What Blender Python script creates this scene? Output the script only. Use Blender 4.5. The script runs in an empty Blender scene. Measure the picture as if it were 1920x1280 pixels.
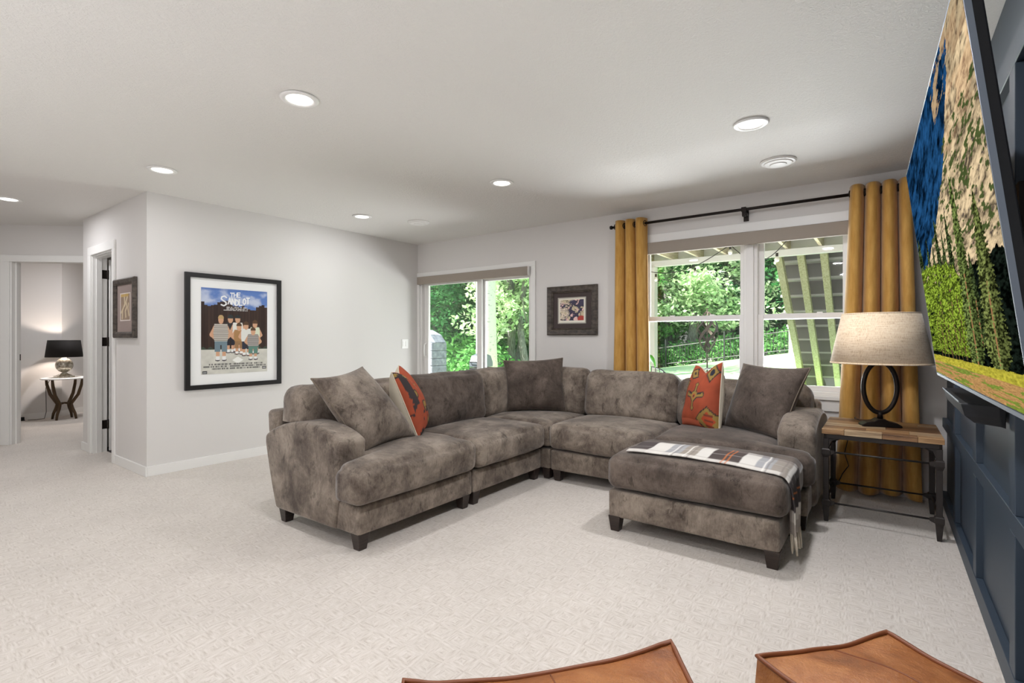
import bpy, bmesh, math, random
import numpy as np
from mathutils import Vector, noise as mnoise
R = math.radians
rng = np.random.default_rng(7)
random.seed(5)
scene = bpy.context.scene
COL = scene.collection

# ------------------------------------------------------------------ camera, sky, sun, exposure
CAM_H = 1.19
cd = bpy.data.cameras.new('camera')
cam = bpy.data.objects.new('camera', cd)
COL.objects.link(cam)
cam.location = (0, 0, CAM_H)
cam.rotation_euler = (R(90), 0, R(36.27))
cd.sensor_width = 36
cd.lens = 950.0 / 1920 * 36
cd.shift_y = -7.6 / 1920
cd.clip_start = 0.05
scene.camera = cam

w = bpy.data.worlds.new('world'); scene.world = w
w.use_nodes = True
nt = w.node_tree
bg = nt.nodes['Background']
sky = nt.nodes.new('ShaderNodeTexSky')
sky.sky_type = 'NISHITA'
sky.sun_disc = False
sky.sun_elevation = R(48)
sky.sun_rotation = R(215)
sky.dust_density = 3.0
nt.links.new(sky.outputs['Color'], bg.inputs['Color'])
bg.inputs['Strength'].default_value = 0.4

sl = bpy.data.lights.new('sun', 'SUN')
sun = bpy.data.objects.new('sun', sl); COL.objects.link(sun)
sl.energy = 16.0
sl.angle = R(0.6)
sl.color = (1.0, 0.95, 0.86)
sun.rotation_euler = (R(42), 0, R(-38))     # from behind the house, over the left shoulder

scene.view_settings.view_transform = 'Standard'
scene.view_settings.look = 'None'
scene.view_settings.gamma = 1.0
scene.view_settings.use_curve_mapping = False
scene.view_settings.exposure = 0.05
scene.cycles.max_bounces = 10
scene.cycles.diffuse_bounces = 6
scene.cycles.transparent_max_bounces = 24
scene.cycles.sample_clamp_indirect = 6.0

LAMP_W = 9.3     # one downlight
# added soft fill lamp behind the viewpoint, turned up to brighten the ceiling
al = bpy.data.lights.new('ceiling_fill', 'AREA'); al.shape = 'RECTANGLE'; al.size = 3.4; al.size_y = 2.0; al.energy = 98; al.color = (.94, .95, 1)
ao = bpy.data.objects.new('ceiling_fill', al); COL.objects.link(ao); ao.location = (-2.0, -2.3, .16); ao.rotation_euler = (R(180 - 8), 0, 0)
# added area lamp standing in for daylight thrown up through the windows
pl0 = bpy.data.lights.new('patio_fill', 'AREA'); pl0.shape = 'RECTANGLE'; pl0.size = 3.4; pl0.size_y = 2.0; pl0.energy = 640; pl0.color = (.97, .95, 1)
po0 = bpy.data.objects.new('patio_fill', pl0); COL.objects.link(po0); po0.location = (-1.9, 7.0, .12); po0.rotation_euler = (R(180 + 62), 0, 0)

# ------------------------------------------------------------------ helpers
def lin(r, g, b):
    f = lambda c: (c / 255 / 12.92) if c / 255 <= .04045 else ((c / 255 + .055) / 1.055) ** 2.4
    return (f(r), f(g), f(b), 1)

def mat(name, col=(.5, .5, .5, 1), rough=.6, metal=0.0, sheen=0.0, spec=.5):
    m = bpy.data.materials.new(name); m.use_nodes = True
    b = m.node_tree.nodes['Principled BSDF']
    b.inputs['Base Color'].default_value = col
    b.inputs['Roughness'].default_value = rough
    b.inputs['Metallic'].default_value = metal
    b.inputs['Specular IOR Level'].default_value = spec
    if sheen:
        b.inputs['Sheen Weight'].default_value = sheen
        b.inputs['Sheen Roughness'].default_value = .4
    return m

def N(m, t, **kw):
    n = m.node_tree.nodes.new(t)
    for k, v in kw.items():
        if k.startswith('_'): setattr(n, k[1:], v)
        else: n.inputs[k.replace('__', ' ')].default_value = v
    return n

def L(m, a, b): m.node_tree.links.new(a, b)

def BS(m): return m.node_tree.nodes['Principled BSDF']

def coords(m, scale=(1, 1, 1), rot=(0, 0, 0)):
    tc = N(m, 'ShaderNodeTexCoord'); mp = N(m, 'ShaderNodeMapping')
    mp.inputs['Scale'].default_value = scale
    mp.inputs['Rotation'].default_value = rot
    L(m, tc.outputs['Object'], mp.inputs['Vector'])
    return mp.outputs['Vector']

def noise(m, vec, scale, detail=4, rough=.55, dist=0.0):
    n = N(m, 'ShaderNodeTexNoise', Scale=scale, Detail=detail, Roughness=rough, Distortion=dist)
    L(m, vec, n.inputs['Vector'])
    return n.outputs['Fac']

def ramp(m, fac, stops):
    r = N(m, 'ShaderNodeValToRGB'); e = r.color_ramp.elements
    while len(e) < len(stops): e.new(.5)
    for i, (p, c) in enumerate(stops): e[i].position = p; e[i].color = c
    L(m, fac, r.inputs['Fac'])
    return r.outputs['Color']

def mixc(m, fac, a, b, mode='MIX'):
    x = N(m, 'ShaderNodeMix', _data_type='RGBA', _blend_type=mode)
    for s, v in ((x.inputs[0], fac), (x.inputs[6], a), (x.inputs[7], b)):
        if isinstance(v, (int, float, tuple)): s.default_value = v
        else: L(m, v, s)
    return x.outputs[2]

def bump(m, h, strength=.3, dist=.01):
    b = N(m, 'ShaderNodeBump', Strength=strength, Distance=dist)
    L(m, h, b.inputs['Height']); L(m, b.outputs['Normal'], BS(m).inputs['Normal'])

def base(m, c): L(m, c, BS(m).inputs['Base Color'])

WL = {}     # object -> (world location, z rotation)

class MB:
    def __init__(s): s.v = []; s.f = []; s.c = None
    def add(s, vs, fs):
        o = len(s.v); s.v += [tuple(map(float, p)) for p in vs]; s.f += [tuple(i + o for i in f) for f in fs]; return s
    def box(s, x0, x1, y0, y1, z0, z1):
        return s.add([(x0, y0, z0), (x1, y0, z0), (x1, y1, z0), (x0, y1, z0), (x0, y0, z1), (x1, y0, z1), (x1, y1, z1), (x0, y1, z1)],
                     [(0, 3, 2, 1), (4, 5, 6, 7), (0, 1, 5, 4), (1, 2, 6, 5), (2, 3, 7, 6), (3, 0, 4, 7)])
    def taper(s, cx, cy, z0, z1, a0, a1, b0=None, b1=None, dx=0, dy=0):
        b0 = a0 if b0 is None else b0; b1 = a1 if b1 is None else b1
        q = lambda a, b, z, ox, oy: [(cx + ox - a, cy + oy - b, z), (cx + ox + a, cy + oy - b, z), (cx + ox + a, cy + oy + b, z), (cx + ox - a, cy + oy + b, z)]
        return s.add(q(a0, b0, z0, 0, 0) + q(a1, b1, z1, dx, dy), [(0, 3, 2, 1), (4, 5, 6, 7), (0, 1, 5, 4), (1, 2, 6, 5), (2, 3, 7, 6), (3, 0, 4, 7)])
    def prism(s, poly, axis, a, b):
        put = {'x': lambda p, t: (t, p[0], p[1]), 'y': lambda p, t: (p[0], t, p[1]), 'z': lambda p, t: (p[0], p[1], t)}[axis]
        n = len(poly)
        return s.add([put(p, a) for p in poly] + [put(p, b) for p in poly],
                     [tuple(range(n))[::-1], tuple(range(n, 2 * n))] + [(i, (i + 1) % n, n + (i + 1) % n, n + i) for i in range(n)])
    def tube(s, pts, r, n=8, closed=False, caps=True):
        P = [Vector(p) for p in pts]; k = len(P); vs = []; fs = []
        up = Vector((0, 0, 1)); prev = None
        for i in range(k):
            if closed: t = (P[(i + 1) % k] - P[i - 1])
            else: t = P[min(i + 1, k - 1)] - P[max(i - 1, 0)]
            t.normalize()
            if prev is None:
                a = t.orthogonal().normalized()
            else:
                a = (prev - t * prev.dot(t)).normalized()
            prev = a; b = t.cross(a)
            rr = r[i] if isinstance(r, (list, tuple)) else r
            vs += [P[i] + (a * math.cos(2 * math.pi * j / n) + b * math.sin(2 * math.pi * j / n)) * rr for j in range(n)]
        m = k if closed else k - 1
        for i in range(m):
            for j in range(n):
                i2 = (i + 1) % k
                fs.append((i * n + j, i * n + (j + 1) % n, i2 * n + (j + 1) % n, i2 * n + j))
        if caps and not closed:
            fs.append(tuple(range(n))[::-1]); fs.append(tuple(range((k - 1) * n, k * n)))
        return s.add(vs, fs)
    def lathe(s, prof, c, n=32, close=False):
        vs = []; fs = []; k = len(prof)
        for r, z in prof:
            vs += [(c[0] + r * math.cos(2 * math.pi * j / n), c[1] + r * math.sin(2 * math.pi * j / n), z) for j in range(n)]
        for i in range(k if close else k - 1):
            i2 = (i + 1) % k
            for j in range(n): fs.append((i * n + j, i * n + (j + 1) % n, i2 * n + (j + 1) % n, i2 * n + j))
        if not close:
            if prof[0][0] > 1e-4: fs.append(tuple(range(n))[::-1])
            if prof[-1][0] > 1e-4: fs.append(tuple(range((k - 1) * n, k * n)))
        return s.add(vs, fs)
    def grid(s, P, closed=False):
        a, b = len(P), len(P[0])
        vs = [p for row in P for p in row]
        fs = [(i * b + j, i * b + j + 1, (i + 1) * b + j + 1, (i + 1) * b + j) for i in range(a - 1) for j in range(b - 1)]
        if closed: fs += [(i * b + b - 1, i * b, (i + 1) * b, (i + 1) * b + b - 1) for i in range(a - 1)]
        return s.add(vs, fs)
    def build(s, name, m, parent=None, bevel=0, seg=2, smooth=False, local=False, solid=0, weld=False, fixn=False):
        me = bpy.data.meshes.new(name)
        vs = s.v
        if parent is not None and not local:
            (lx, ly, lz), rz = WL[parent.name]
            c, sn = math.cos(-rz), math.sin(-rz)
            vs = [((x - lx) * c - (y - ly) * sn, (x - lx) * sn + (y - ly) * c, z - lz) for x, y, z in vs]
        me.from_pydata(vs, [], s.f); me.update()
        if weld or fixn:
            bm = bmesh.new(); bm.from_mesh(me)
            if weld: bmesh.ops.remove_doubles(bm, verts=bm.verts, dist=1e-4)
            bmesh.ops.recalc_face_normals(bm, faces=bm.faces)
            bm.to_mesh(me); bm.free()
        if smooth: me.polygons.foreach_set('use_smooth', [True] * len(me.polygons))
        if s.c is not None:
            at = me.color_attributes.new('Col', 'FLOAT_COLOR', 'POINT')
            at.data.foreach_set('color', np.asarray(s.c, dtype=np.float32).ravel())
        o = bpy.data.objects.new(name, me); COL.objects.link(o)
        if m: me.materials.append(m)
        if parent is not None: o.parent = parent; WL[o.name] = WL[parent.name]
        else: WL[o.name] = ((0, 0, 0), 0)
        if bevel:
            b = o.modifiers.new('bevel', 'BEVEL'); b.width = bevel; b.segments = seg; b.limit_method = 'ANGLE'; b.angle_limit = R(35)
        if solid:
            b = o.modifiers.new('solid', 'SOLIDIFY'); b.thickness = solid; b.offset = 0
        return o

def thing(name, label, cat, loc=(0, 0, 0), rz=0, group=None):
    o = bpy.data.objects.new(name, None); COL.objects.link(o)
    o.location = loc; o.rotation_euler = (0, 0, rz); o.empty_display_size = .1
    WL[o.name] = (tuple(loc), rz)
    return tag(o, label, cat, group)

def tag(o, label=None, cat=None, group=None, kind=None):
    if label: o['label'] = label
    if cat: o['category'] = cat
    if group: o['group'] = group
    if kind: o['kind'] = kind
    return o

def struct(name, mb, m, parent=None, **kw):
    o = mb.build(name, m, parent, **kw)
    if parent is None: o['kind'] = 'structure'
    return o

def sempty(name, loc):
    o = bpy.data.objects.new(name, None); COL.objects.link(o); o.location = loc; o['kind'] = 'structure'
    o.empty_display_size = .1
    WL[o.name] = (tuple(loc), 0); return o

def copy_tree(root, loc, rz=0, label=None, group=None):
    r = root.copy(); COL.objects.link(r); r.location = loc; r.rotation_euler = (0, 0, rz)
    WL[r.name] = (tuple(loc), rz)
    if label: r['label'] = label
    if group: r['group'] = group
    for ch in list(root.children):
        c = ch.copy(); COL.objects.link(c); c.parent = r
        for g in list(ch.children):
            d = g.copy(); COL.objects.link(d); d.parent = c
    return r

def ticks(h, r, n):
    if r * 2 >= 2 * h: r = h * .98
    e = [-h, -h + .25 * r, -h + .6 * r]
    return e + list(np.linspace(-h + r, h - r, n)) + [h - .6 * r, h - .25 * r, h]

def soft_box(x0, x1, y0, y1, z0, z1, r=.05, n=(8, 8, 4), puff=(0, 0, 0), warp=None, wr=0.0, ws=6.0, seed=0, rot=None):
    """an upholstered block: rounded edges, crowned faces, slight wrinkles"""
    C = np.array([(x0 + x1) / 2, (y0 + y1) / 2, (z0 + z1) / 2]); h = np.array([x1 - x0, y1 - y0, z1 - z0]) / 2
    T = [ticks(h[i], r, n[i]) for i in range(3)]
    idx = {}; vs = []; fs = []
    def vid(p):
        k = tuple(round(q, 6) for q in p)
        if k not in idx: idx[k] = len(vs); vs.append(k)
        return idx[k]
    for ax in range(3):
        a, b = [(1, 2), (2, 0), (0, 1)][ax]
        for sgn in (-1, 1):
            for i in range(len(T[a]) - 1):
                for j in range(len(T[b]) - 1):
                    q = []
                    for (ii, jj) in ((i, j), (i + 1, j), (i + 1, j + 1), (i, j + 1)):
                        p = [0, 0, 0]; p[ax] = sgn * h[ax]; p[a] = T[a][ii]; p[b] = T[b][jj]; q.append(vid(p))
                    fs.append(tuple(q if sgn > 0 else q[::-1]))
    V = np.array(vs); nn = V / h
    inner = np.clip(V, -(h - r), h - r); d = V - inner; ln = np.linalg.norm(d, axis=1, keepdims=True); ln[ln == 0] = 1
    P = inner + d / ln * np.minimum(r, np.linalg.norm(d, axis=1, keepdims=True).max())
    q = 1 - nn ** 2
    P[:, 0] += np.sign(nn[:, 0]) * nn[:, 0] ** 2 * puff[0] * np.sqrt(np.clip(q[:, 1] * q[:, 2], 0, 1))
    P[:, 1] += np.sign(nn[:, 1]) * nn[:, 1] ** 2 * puff[1] * np.sqrt(np.clip(q[:, 0] * q[:, 2], 0, 1))
    P[:, 2] += np.sign(nn[:, 2]) * np.where(nn[:, 2] > 0, 1, .15) * nn[:, 2] ** 2 * puff[2] * np.sqrt(np.clip(q[:, 0] * q[:, 1], 0, 1))
    if wr:
        for i in range(len(P)):
            nv = mnoise.noise_vector(Vector(((P[i] + C) * ws + seed * 7.3)))
            P[i] += np.array(nv) * wr
    if rot is not None:
        ax, ang = rot; c, s = math.cos(ang), math.sin(ang); a, b = [(1, 2), (2, 0), (0, 1)][ax]
        pa, pb = P[:, a].copy(), P[:, b].copy(); P[:, a] = pa * c - pb * s; P[:, b] = pa * s + pb * c
    P += C
    if warp is not None: P = warp(P)
    return MB().add(P.tolist(), fs)

def fbm(x, y, oct=5, seed=0, lac=2.0, gain=.5):
    """value noise on arrays, used for flat prints"""
    out = np.zeros_like(x); amp = 1; tot = 0
    for o in range(oct):
        g = np.random.default_rng(seed + o).random((64, 64))
        xi = np.floor(x).astype(int); yi = np.floor(y).astype(int); fx = x - xi; fy = y - yi
        fx = fx * fx * (3 - 2 * fx); fy = fy * fy * (3 - 2 * fy)
        a = g[xi % 64, yi % 64]; b = g[(xi + 1) % 64, yi % 64]; c = g[xi % 64, (yi + 1) % 64]; d = g[(xi + 1) % 64, (yi + 1) % 64]
        out += amp * ((a * (1 - fx) + b * fx) * (1 - fy) + (c * (1 - fx) + d * fx) * fy); tot += amp
        amp *= gain; x = x * lac + 11.3; y = y * lac + 5.7
    return out / tot

def sm(a, b, x): t = np.clip((x - a) / (b - a), 0, 1); return t * t * (3 - 2 * t)
def put(img, mask, col):
    c = np.array(lin(*col)[:3]); m = mask[..., None]; return img * (1 - m) + c * m

def print_mat(name, rough=.35, emit=0.0):
    m = mat(name, rough=rough)
    a = N(m, 'ShaderNodeAttribute'); a.attribute_name = 'Col'
    if emit:
        BS(m).inputs['Base Color'].default_value = (.004, .004, .004, 1)
        L(m, a.outputs['Color'], BS(m).inputs['Emission Color']); BS(m).inputs['Emission Strength'].default_value = emit
    else: base(m, a.outputs['Color'])
    return m

def print_sheet(img, P0, eu, ev):
    """flat printed sheet: img[rows v][cols u] of linear rgb; P0 lower left, eu/ev full edge vectors"""
    nv, nu = img.shape[:2]
    u = np.linspace(0, 1, nu); v = np.linspace(0, 1, nv); U, V = np.meshgrid(u, v)
    P = np.array(P0)[None, None] + U[..., None] * np.array(eu) + V[..., None] * np.array(ev)
    m = MB(); m.v = [tuple(p) for p in P.reshape(-1, 3).tolist()]
    I = np.arange(nv * nu).reshape(nv, nu)
    m.f = np.stack([I[:-1, :-1], I[:-1, 1:], I[1:, 1:], I[1:, :-1]], -1).reshape(-1, 4).tolist()
    m.c = np.concatenate([img.reshape(-1, 3), np.ones((nv * nu, 1))], 1)
    return m

# ------------------------------------------------------------------ materials
M = {}
m = M['wall'] = mat('wall_paint', lin(216, 213, 210), .75)
v = coords(m); bump(m, noise(m, v, 180, 3), .08, .004)
m = M['ceiling'] = mat('ceiling_knockdown', lin(228, 226, 222), .85)
v = coords(m, (1, 1, 1)); h = noise(m, v, 52, 5, .65, .9)
h2 = ramp(m, h, [(.42, (0, 0, 0, 1)), (.60, (1, 1, 1, 1))]); bump(m, h2, .34, .010)
m = M['trim'] = mat('trim_white', lin(232, 231, 228), .4)
m = M['door'] = mat('door_white', lin(230, 229, 226), .4)
m = M['vinyl'] = mat('window_vinyl', lin(226, 224, 221), .35)
m = M['carpet'] = mat('carpet_cream', (.6, .55, .49, 1), .95, sheen=.3)
v = coords(m)
ck = N(m, 'ShaderNodeTexChecker', Scale=15.0); L(m, coords(m, (1, 1, 1), (0, 0, R(42))), ck.inputs['Vector'])
na = noise(m, coords(m, (20, 120, 60), (0, 0, R(42))), 1.0, 2, .5); nb = noise(m, coords(m, (120, 20, 60), (0, 0, R(42))), 1.0, 2, .5)
wv = mixc(m, ck.outputs['Fac'], na, nb)
fine = noise(m, v, 260, 2, .6)
wv2 = mixc(m, .28, wv, fine)
cc = ramp(m, wv2, [(.28, lin(178, 167, 157)), (.46, lin(206, 198, 189)), (.68, lin(221, 214, 207))])
big = ramp(m, noise(m, v, 1.6, 4, .55, .4), [(.3, (.90, .90, .90, 1)), (.7, (1, 1, 1, 1))])
base(m, mixc(m, 1.0, cc, big, 'MULTIPLY')); bump(m, wv2, .35, .010)
m = M['navy'] = mat('navy_paint', lin(50, 62, 75), .5)
v = coords(m); bump(m, noise(m, v, 120, 3), .08, .003)

def velvet(name, dark, mid, light, sc=4.5):
    m = mat(name, mid, .85, sheen=.30, spec=.2)
    v = coords(m)
    a = noise(m, v, sc, 9, .70, .35)
    b = noise(m, coords(m, (170, 170, 40)), 1.0, 3, .6)
    f = mixc(m, .16, a, b)
    c = ramp(m, f, [(.37, dark), (.48, mid), (.63, light)])
    c2 = ramp(m, noise(m, coords(m, (17, 17, 9)), 1.0, 9, .76, .5), [(.37, (.34, .33, .32, 1)), (.44, (1, 1, 1, 1))])
    base(m, mixc(m, .7, c, c2, 'MULTIPLY'))
    bump(m, noise(m, v, 70, 4, .6), .15, .004)
    return m
M['velvet'] = velvet('crushed_velvet_taupe', lin(78, 68, 61), lin(112, 101, 91), lin(152, 140, 127))
M['velvet_dark'] = velvet('velvet_dark_brushed', lin(66, 57, 51), lin(84, 74, 67), lin(114, 102, 93))
M['piping'] = mat('pillow_piping', lin(118, 106, 92), .8)
m = M['leg'] = mat('espresso_wood', lin(46, 36, 32), .35)
v = coords(m, (6, 6, 60)); base(m, ramp(m, noise(m, v, 2, 4), [(.3, lin(34, 26, 23)), (.7, lin(56, 44, 38))]))
m = M['curtain'] = mat('gold_velvet', lin(170, 126, 60), .8, sheen=.4, spec=.2)
v = coords(m, (30, 30, 5)); base(m, ramp(m, noise(m, v, 1, 4, .6), [(.3, lin(176, 130, 62)), (.7, lin(206, 162, 90))]))
M['black_metal'] = mat('bronze_black_metal', lin(40, 34, 31), .45, .7)
M['iron'] = mat('iron_gunmetal', lin(54, 49, 47), .5, .4)
M['shade_fabric'] = mat('taupe_shade_fabric', lin(152, 142, 131), .8)
v = coords(M['shade_fabric'], (1, 1, 1)); bump(M['shade_fabric'], noise(M['shade_fabric'], v, 300, 2), .15, .002)
m = M['linen'] = mat('linen_shade', lin(196, 178, 154), .9, sheen=.2)
a = noise(m, coords(m, (14, 14, 260)), 1.0, 3, .7); b = noise(m, coords(m, (260, 260, 9)), 1.0, 3, .7)
f = mixc(m, .5, a, b)
base(m, ramp(m, f, [(.34, lin(180, 148, 112)), (.47, lin(234, 210, 178)), (.64, lin(246, 230, 206))])); bump(m, f, .3, .003)
def wood(name, c1, c2, c3, ax=0, sc=1.0):
    m = mat(name, c2, .5)
    s = [(3, 45, 45), (45, 3, 45), (45, 45, 3)][ax]
    f = noise(m, coords(m, s), sc, 6, .65, .8)
    base(m, ramp(m, f, [(.34, c1), (.5, c2), (.66, c3)])); bump(m, f, .2, .002)
    return m
M['mango'] = [wood('mango_wood_a', lin(104, 74, 48), lin(152, 116, 78), lin(186, 152, 110)), wood('mango_wood_b', lin(74, 50, 34), lin(116, 82, 54), lin(158, 120, 82)),
              wood('mango_wood_c', lin(116, 92, 70), lin(164, 138, 106), lin(198, 174, 140))]
m = M['leather'] = mat('tan_leather', lin(184, 108, 56), .42, spec=.5)
v = coords(m)
c = ramp(m, noise(m, v, 7, 6, .6, .8), [(.3, lin(116, 66, 30)), (.5, lin(150, 90, 44)), (.7, lin(178, 118, 68))])
base(m, c); bump(m, mixc(m, .35, noise(m, v, 9, 5, .6, 1.2), noise(m, v, 110, 4, .7)), .5, .02)
m = M['leather_seam'] = mat('leather_piping', lin(120, 66, 34), .5)
M['black_frame'] = mat('black_wood_frame', lin(30, 29, 30), .35)
m = M['brown_frame'] = mat('brown_carved_frame', lin(62, 54, 50), .5)
base(m, ramp(m, noise(m, coords(m, (18, 18, 40)), 1, 5, .6), [(.35, lin(44, 37, 34)), (.65, lin(92, 83, 74))]))
M['mat_white'] = mat('mat_board_white', lin(236, 236, 234), .8)
M['mat_brown'] = mat('mat_board_brown', lin(70, 60, 58), .85)
M['mat_mauve'] = mat('mat_board_mauve', lin(150, 134, 128), .85)
M['silver'] = mat('silver_fillet', lin(190, 186, 176), .35, .6)
M['print'] = print_mat('flat_print')
M['print_cloth'] = print_mat('printed_cloth', .9)
m = M['tv_screen'] = bpy.data.materials.new('tv_screen_light'); m.use_nodes = True
m.node_tree.nodes.remove(BS(m)); a = N(m, 'ShaderNodeAttribute'); a.attribute_name = 'Col'
e = N(m, 'ShaderNodeEmission', Strength=.9); L(m, a.outputs['Color'], e.inputs['Color']); L(m, e.outputs[0], m.node_tree.nodes['Material Output'].inputs[0])
M['tv_body'] = mat('tv_black_plastic', lin(17, 18, 20), .6, spec=.3)
M['tv_edge'] = mat('tv_steel_edge', lin(112, 120, 130), .55, .6)
M['plastic_black'] = mat('matte_black_plastic', lin(20, 22, 26), .6, spec=.3)
M['plastic_white'] = mat('white_plastic', lin(236, 235, 232), .4)
m = M['lens'] = mat('downlight_lens'); BS(m).inputs['Emission Color'].default_value = (1, .97, .92, 1); BS(m).inputs['Emission Strength'].default_value = 4.0
m = M['glass'] = bpy.data.materials.new('window_glass'); m.use_nodes = True
nt = m.node_tree; nt.nodes.remove(nt.nodes['Principled BSDF'])
tr = nt.nodes.new('ShaderNodeBsdfTransparent'); gl = nt.nodes.new('ShaderNodeBsdfGlossy'); gl.inputs['Roughness'].default_value = .02
tr.inputs['Color'].default_value = (.94, .97, .95, 1)
fr = nt.nodes.new('ShaderNodeFresnel'); fr.inputs['IOR'].default_value = 1.35
mx = nt.nodes.new('ShaderNodeMixShader'); nt.links.new(fr.outputs[0], mx.inputs[0]); nt.links.new(tr.outputs[0], mx.inputs[1]); nt.links.new(gl.outputs[0], mx.inputs[2])
nt.links.new(mx.outputs[0], nt.nodes['Material Output'].inputs[0])
M['tile'] = mat('dark_floor_tile', lin(72, 66, 66), .5)
M['dark_shade'] = mat('black_lampshade', lin(30, 26, 24), .8)
M['gold_in'] = mat('gold_lining', lin(150, 120, 60), .5)
m = M['mercury'] = mat('mercury_glass', lin(214, 208, 190), .2, .6)
base(m, ramp(m, noise(m, coords(m), 40, 4), [(.35, lin(150, 140, 118)), (.6, lin(226, 222, 208))]))
M['bronze'] = mat('bronze_table', lin(84, 66, 46), .45, .5)
M['cord'] = mat('dark_cord', lin(36, 30, 26), .6)
# outdoors
m = M['lawn'] = mat('lawn_grass', (.2, .4, .1, 1), .9)
v = coords(m); base(m, ramp(m, mixc(m, .5, noise(m, v, .5, 5), noise(m, v, 9, 4)), [(.3, lin(164, 204, 148)), (.7, lin(206, 230, 184))]))
m = M['forest_floor'] = mat('forest_floor', (.2, .2, .1, 1), .95)
v = coords(m); base(m, ramp(m, noise(m, v, .8, 6), [(.35, lin(120, 124, 92)), (.55, lin(180, 172, 146)), (.7, lin(222, 208, 190))]))
M['concrete'] = mat('patio_concrete', lin(150, 146, 140), .9)
def leafmat(name, c1, c2):
    m = mat(name, c1, .55, spec=.25)
    g = N(m, 'ShaderNodeObjectInfo'); v = coords(m)
    c = ramp(m, noise(m, v, 1.3, 3), [(.35, c1), (.65, c2)]); base(m, c)
    t = N(m, 'ShaderNodeBsdfTranslucent'); L(m, c, t.inputs['Color'])
    mx = N(m, 'ShaderNodeMixShader'); mx.inputs[0].default_value = .35
    out = m.node_tree.nodes['Material Output']
    L(m, BS(m).outputs[0], mx.inputs[1]); L(m, t.outputs[0], mx.inputs[2]); L(m, mx.outputs[0], out.inputs[0])
    return m
M['leaf'] = [leafmat('leaf_mid', lin(92, 152, 84), lin(132, 184, 106)), leafmat('leaf_dark', lin(62, 124, 74), lin(92, 150, 90)), leafmat('leaf_sunlit', lin(176, 206, 156), lin(220, 232, 200))]  # the pale leaf has sun highlights mixed into its colour
m = M['bark'] = mat('bark_grey', lin(120, 118, 114), .9); v = coords(m, (8, 8, 2)); f = noise(m, v, 3, 5)
base(m, ramp(m, f, [(.3, lin(84, 80, 76)), (.7, lin(140, 138, 136))])); bump(m, f, .6, .03)
m = M['bark_white'] = mat('bark_birch', lin(226, 222, 206), .85); v = coords(m, (3, 3, 9)); f = noise(m, v, 3, 5)
base(m, ramp(m, f, [(.3, lin(150, 146, 136)), (.42, lin(226, 222, 208))])); bump(m, f, .4, .02)
M['treated'] = wood('treated_lumber', lin(176, 172, 122), lin(206, 204, 158), lin(222, 220, 180), 1)
M['tread'] = mat('composite_grey', lin(196, 194, 192), .7); M['riser'] = mat('riser_grey', lin(124, 120, 118), .8)
M['deck_white'] = mat('deck_post_white', lin(224, 222, 214), .6)
M['joist'] = wood('joist_lumber', lin(150, 136, 108), lin(188, 174, 142), lin(210, 200, 172), 1)
m = M['stone'] = mat('grey_stone', lin(150, 154, 166), .9); f = noise(m, coords(m), 9, 5); base(m, ramp(m, f, [(.3, lin(118, 122, 134)), (.7, lin(176, 180, 190))])); bump(m, f, .5, .02)
M['iron_fence'] = mat('fence_black', lin(34, 38, 38), .5)
M['rust'] = mat('weathered_copper', lin(88, 76, 68), .55, .2)
M['grill'] = mat('grill_grey', lin(120, 128, 140), .4, .4)
M['bulb'] = mat('bulb_glass', lin(226, 224, 214), .15)
M['pot'] = mat('glazed_pot', lin(70, 64, 60), .4)
M['plant_leaf'] = leafmat('houseplant_leaf', lin(60, 130, 40), lin(96, 168, 60))

# ------------------------------------------------------------------ room shell
XL, XR, YB, YH, ZC = -5.08, .365, 4.77, 1.645, 2.44
struct('floor', MB().box(-11.6, .5, -3.7, 4.93, -.12, 0), M['carpet'])
struct('ceiling', MB().box(-11.6, .5, -3.7, 4.93, ZC, ZC + .12), M['ceiling'])
struct('wall_left', MB().box(XL - .12, XL, YH, YB, 0, ZC), M['wall'])
# hall wall with a narrow door opening
DX0, DX1, DZ = -6.56, -5.905, 2.035
struct('wall_hall', MB().box(DX1, XL - .12, YH, YH + .12, 0, ZC).box(-6.86, DX0, YH, YH + .12, 0, ZC).box(DX0, DX1, YH, YH + .12, DZ, ZC).box(-6.86, -6.78, YH + .12, 2.15, 0, ZC), M['wall'])
# back wall, openings for the sliding door and the twin window
PX0, PX1, PZ = -5.04, -3.22, 2.0
WX0, WX1, WZ0, WZ1 = -1.945, -.195, .72, 2.10
bw = MB()
for x0, x1, z0, z1 in ((XL - .12, PX0, 0, ZC), (PX0, PX1, PZ, ZC), (PX1, WX0, 0, ZC), (WX0, WX1, 0, WZ0), (WX0, WX1, WZ1, ZC), (WX1, .5, 0, ZC)):
    bw.box(x0, x1, YB, YB + .16, z0, z1)
struct('wall_back', bw, M['wall'])
# navy board and batten wall
wr_ = struct('wall_right', MB().box(XR, .5, -3.6, YB, 0, ZC), M['navy'])
for k in range(9):
    y0 = 3.985 - .857 * k
    for z0, z1 in ((.09, .55), (.615, 1.27), (1.36, 2.075)):
        MB().box(.34, XR + .002, y0, min(y0 + .09, YB - .05), z0, z1).build('batten', M['navy'], wr_, bevel=.002, seg=1)
for z0, z1 in ((.55, .615), (1.27, 1.36), (2.075, 2.165)):
    MB().box(.34, XR + .002, -3.5, YB - .001, z0, z1).build('rail', M['navy'], wr_, bevel=.002, seg=1)
struct('baseboard_right', MB().box(.338, XR, -3.5, YB - .001, 0, .09), M['navy'], bevel=.002)
struct('wall_front', MB().box(-11.6, .5, -3.7, -3.6, 0, ZC), M['wall'])
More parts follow.
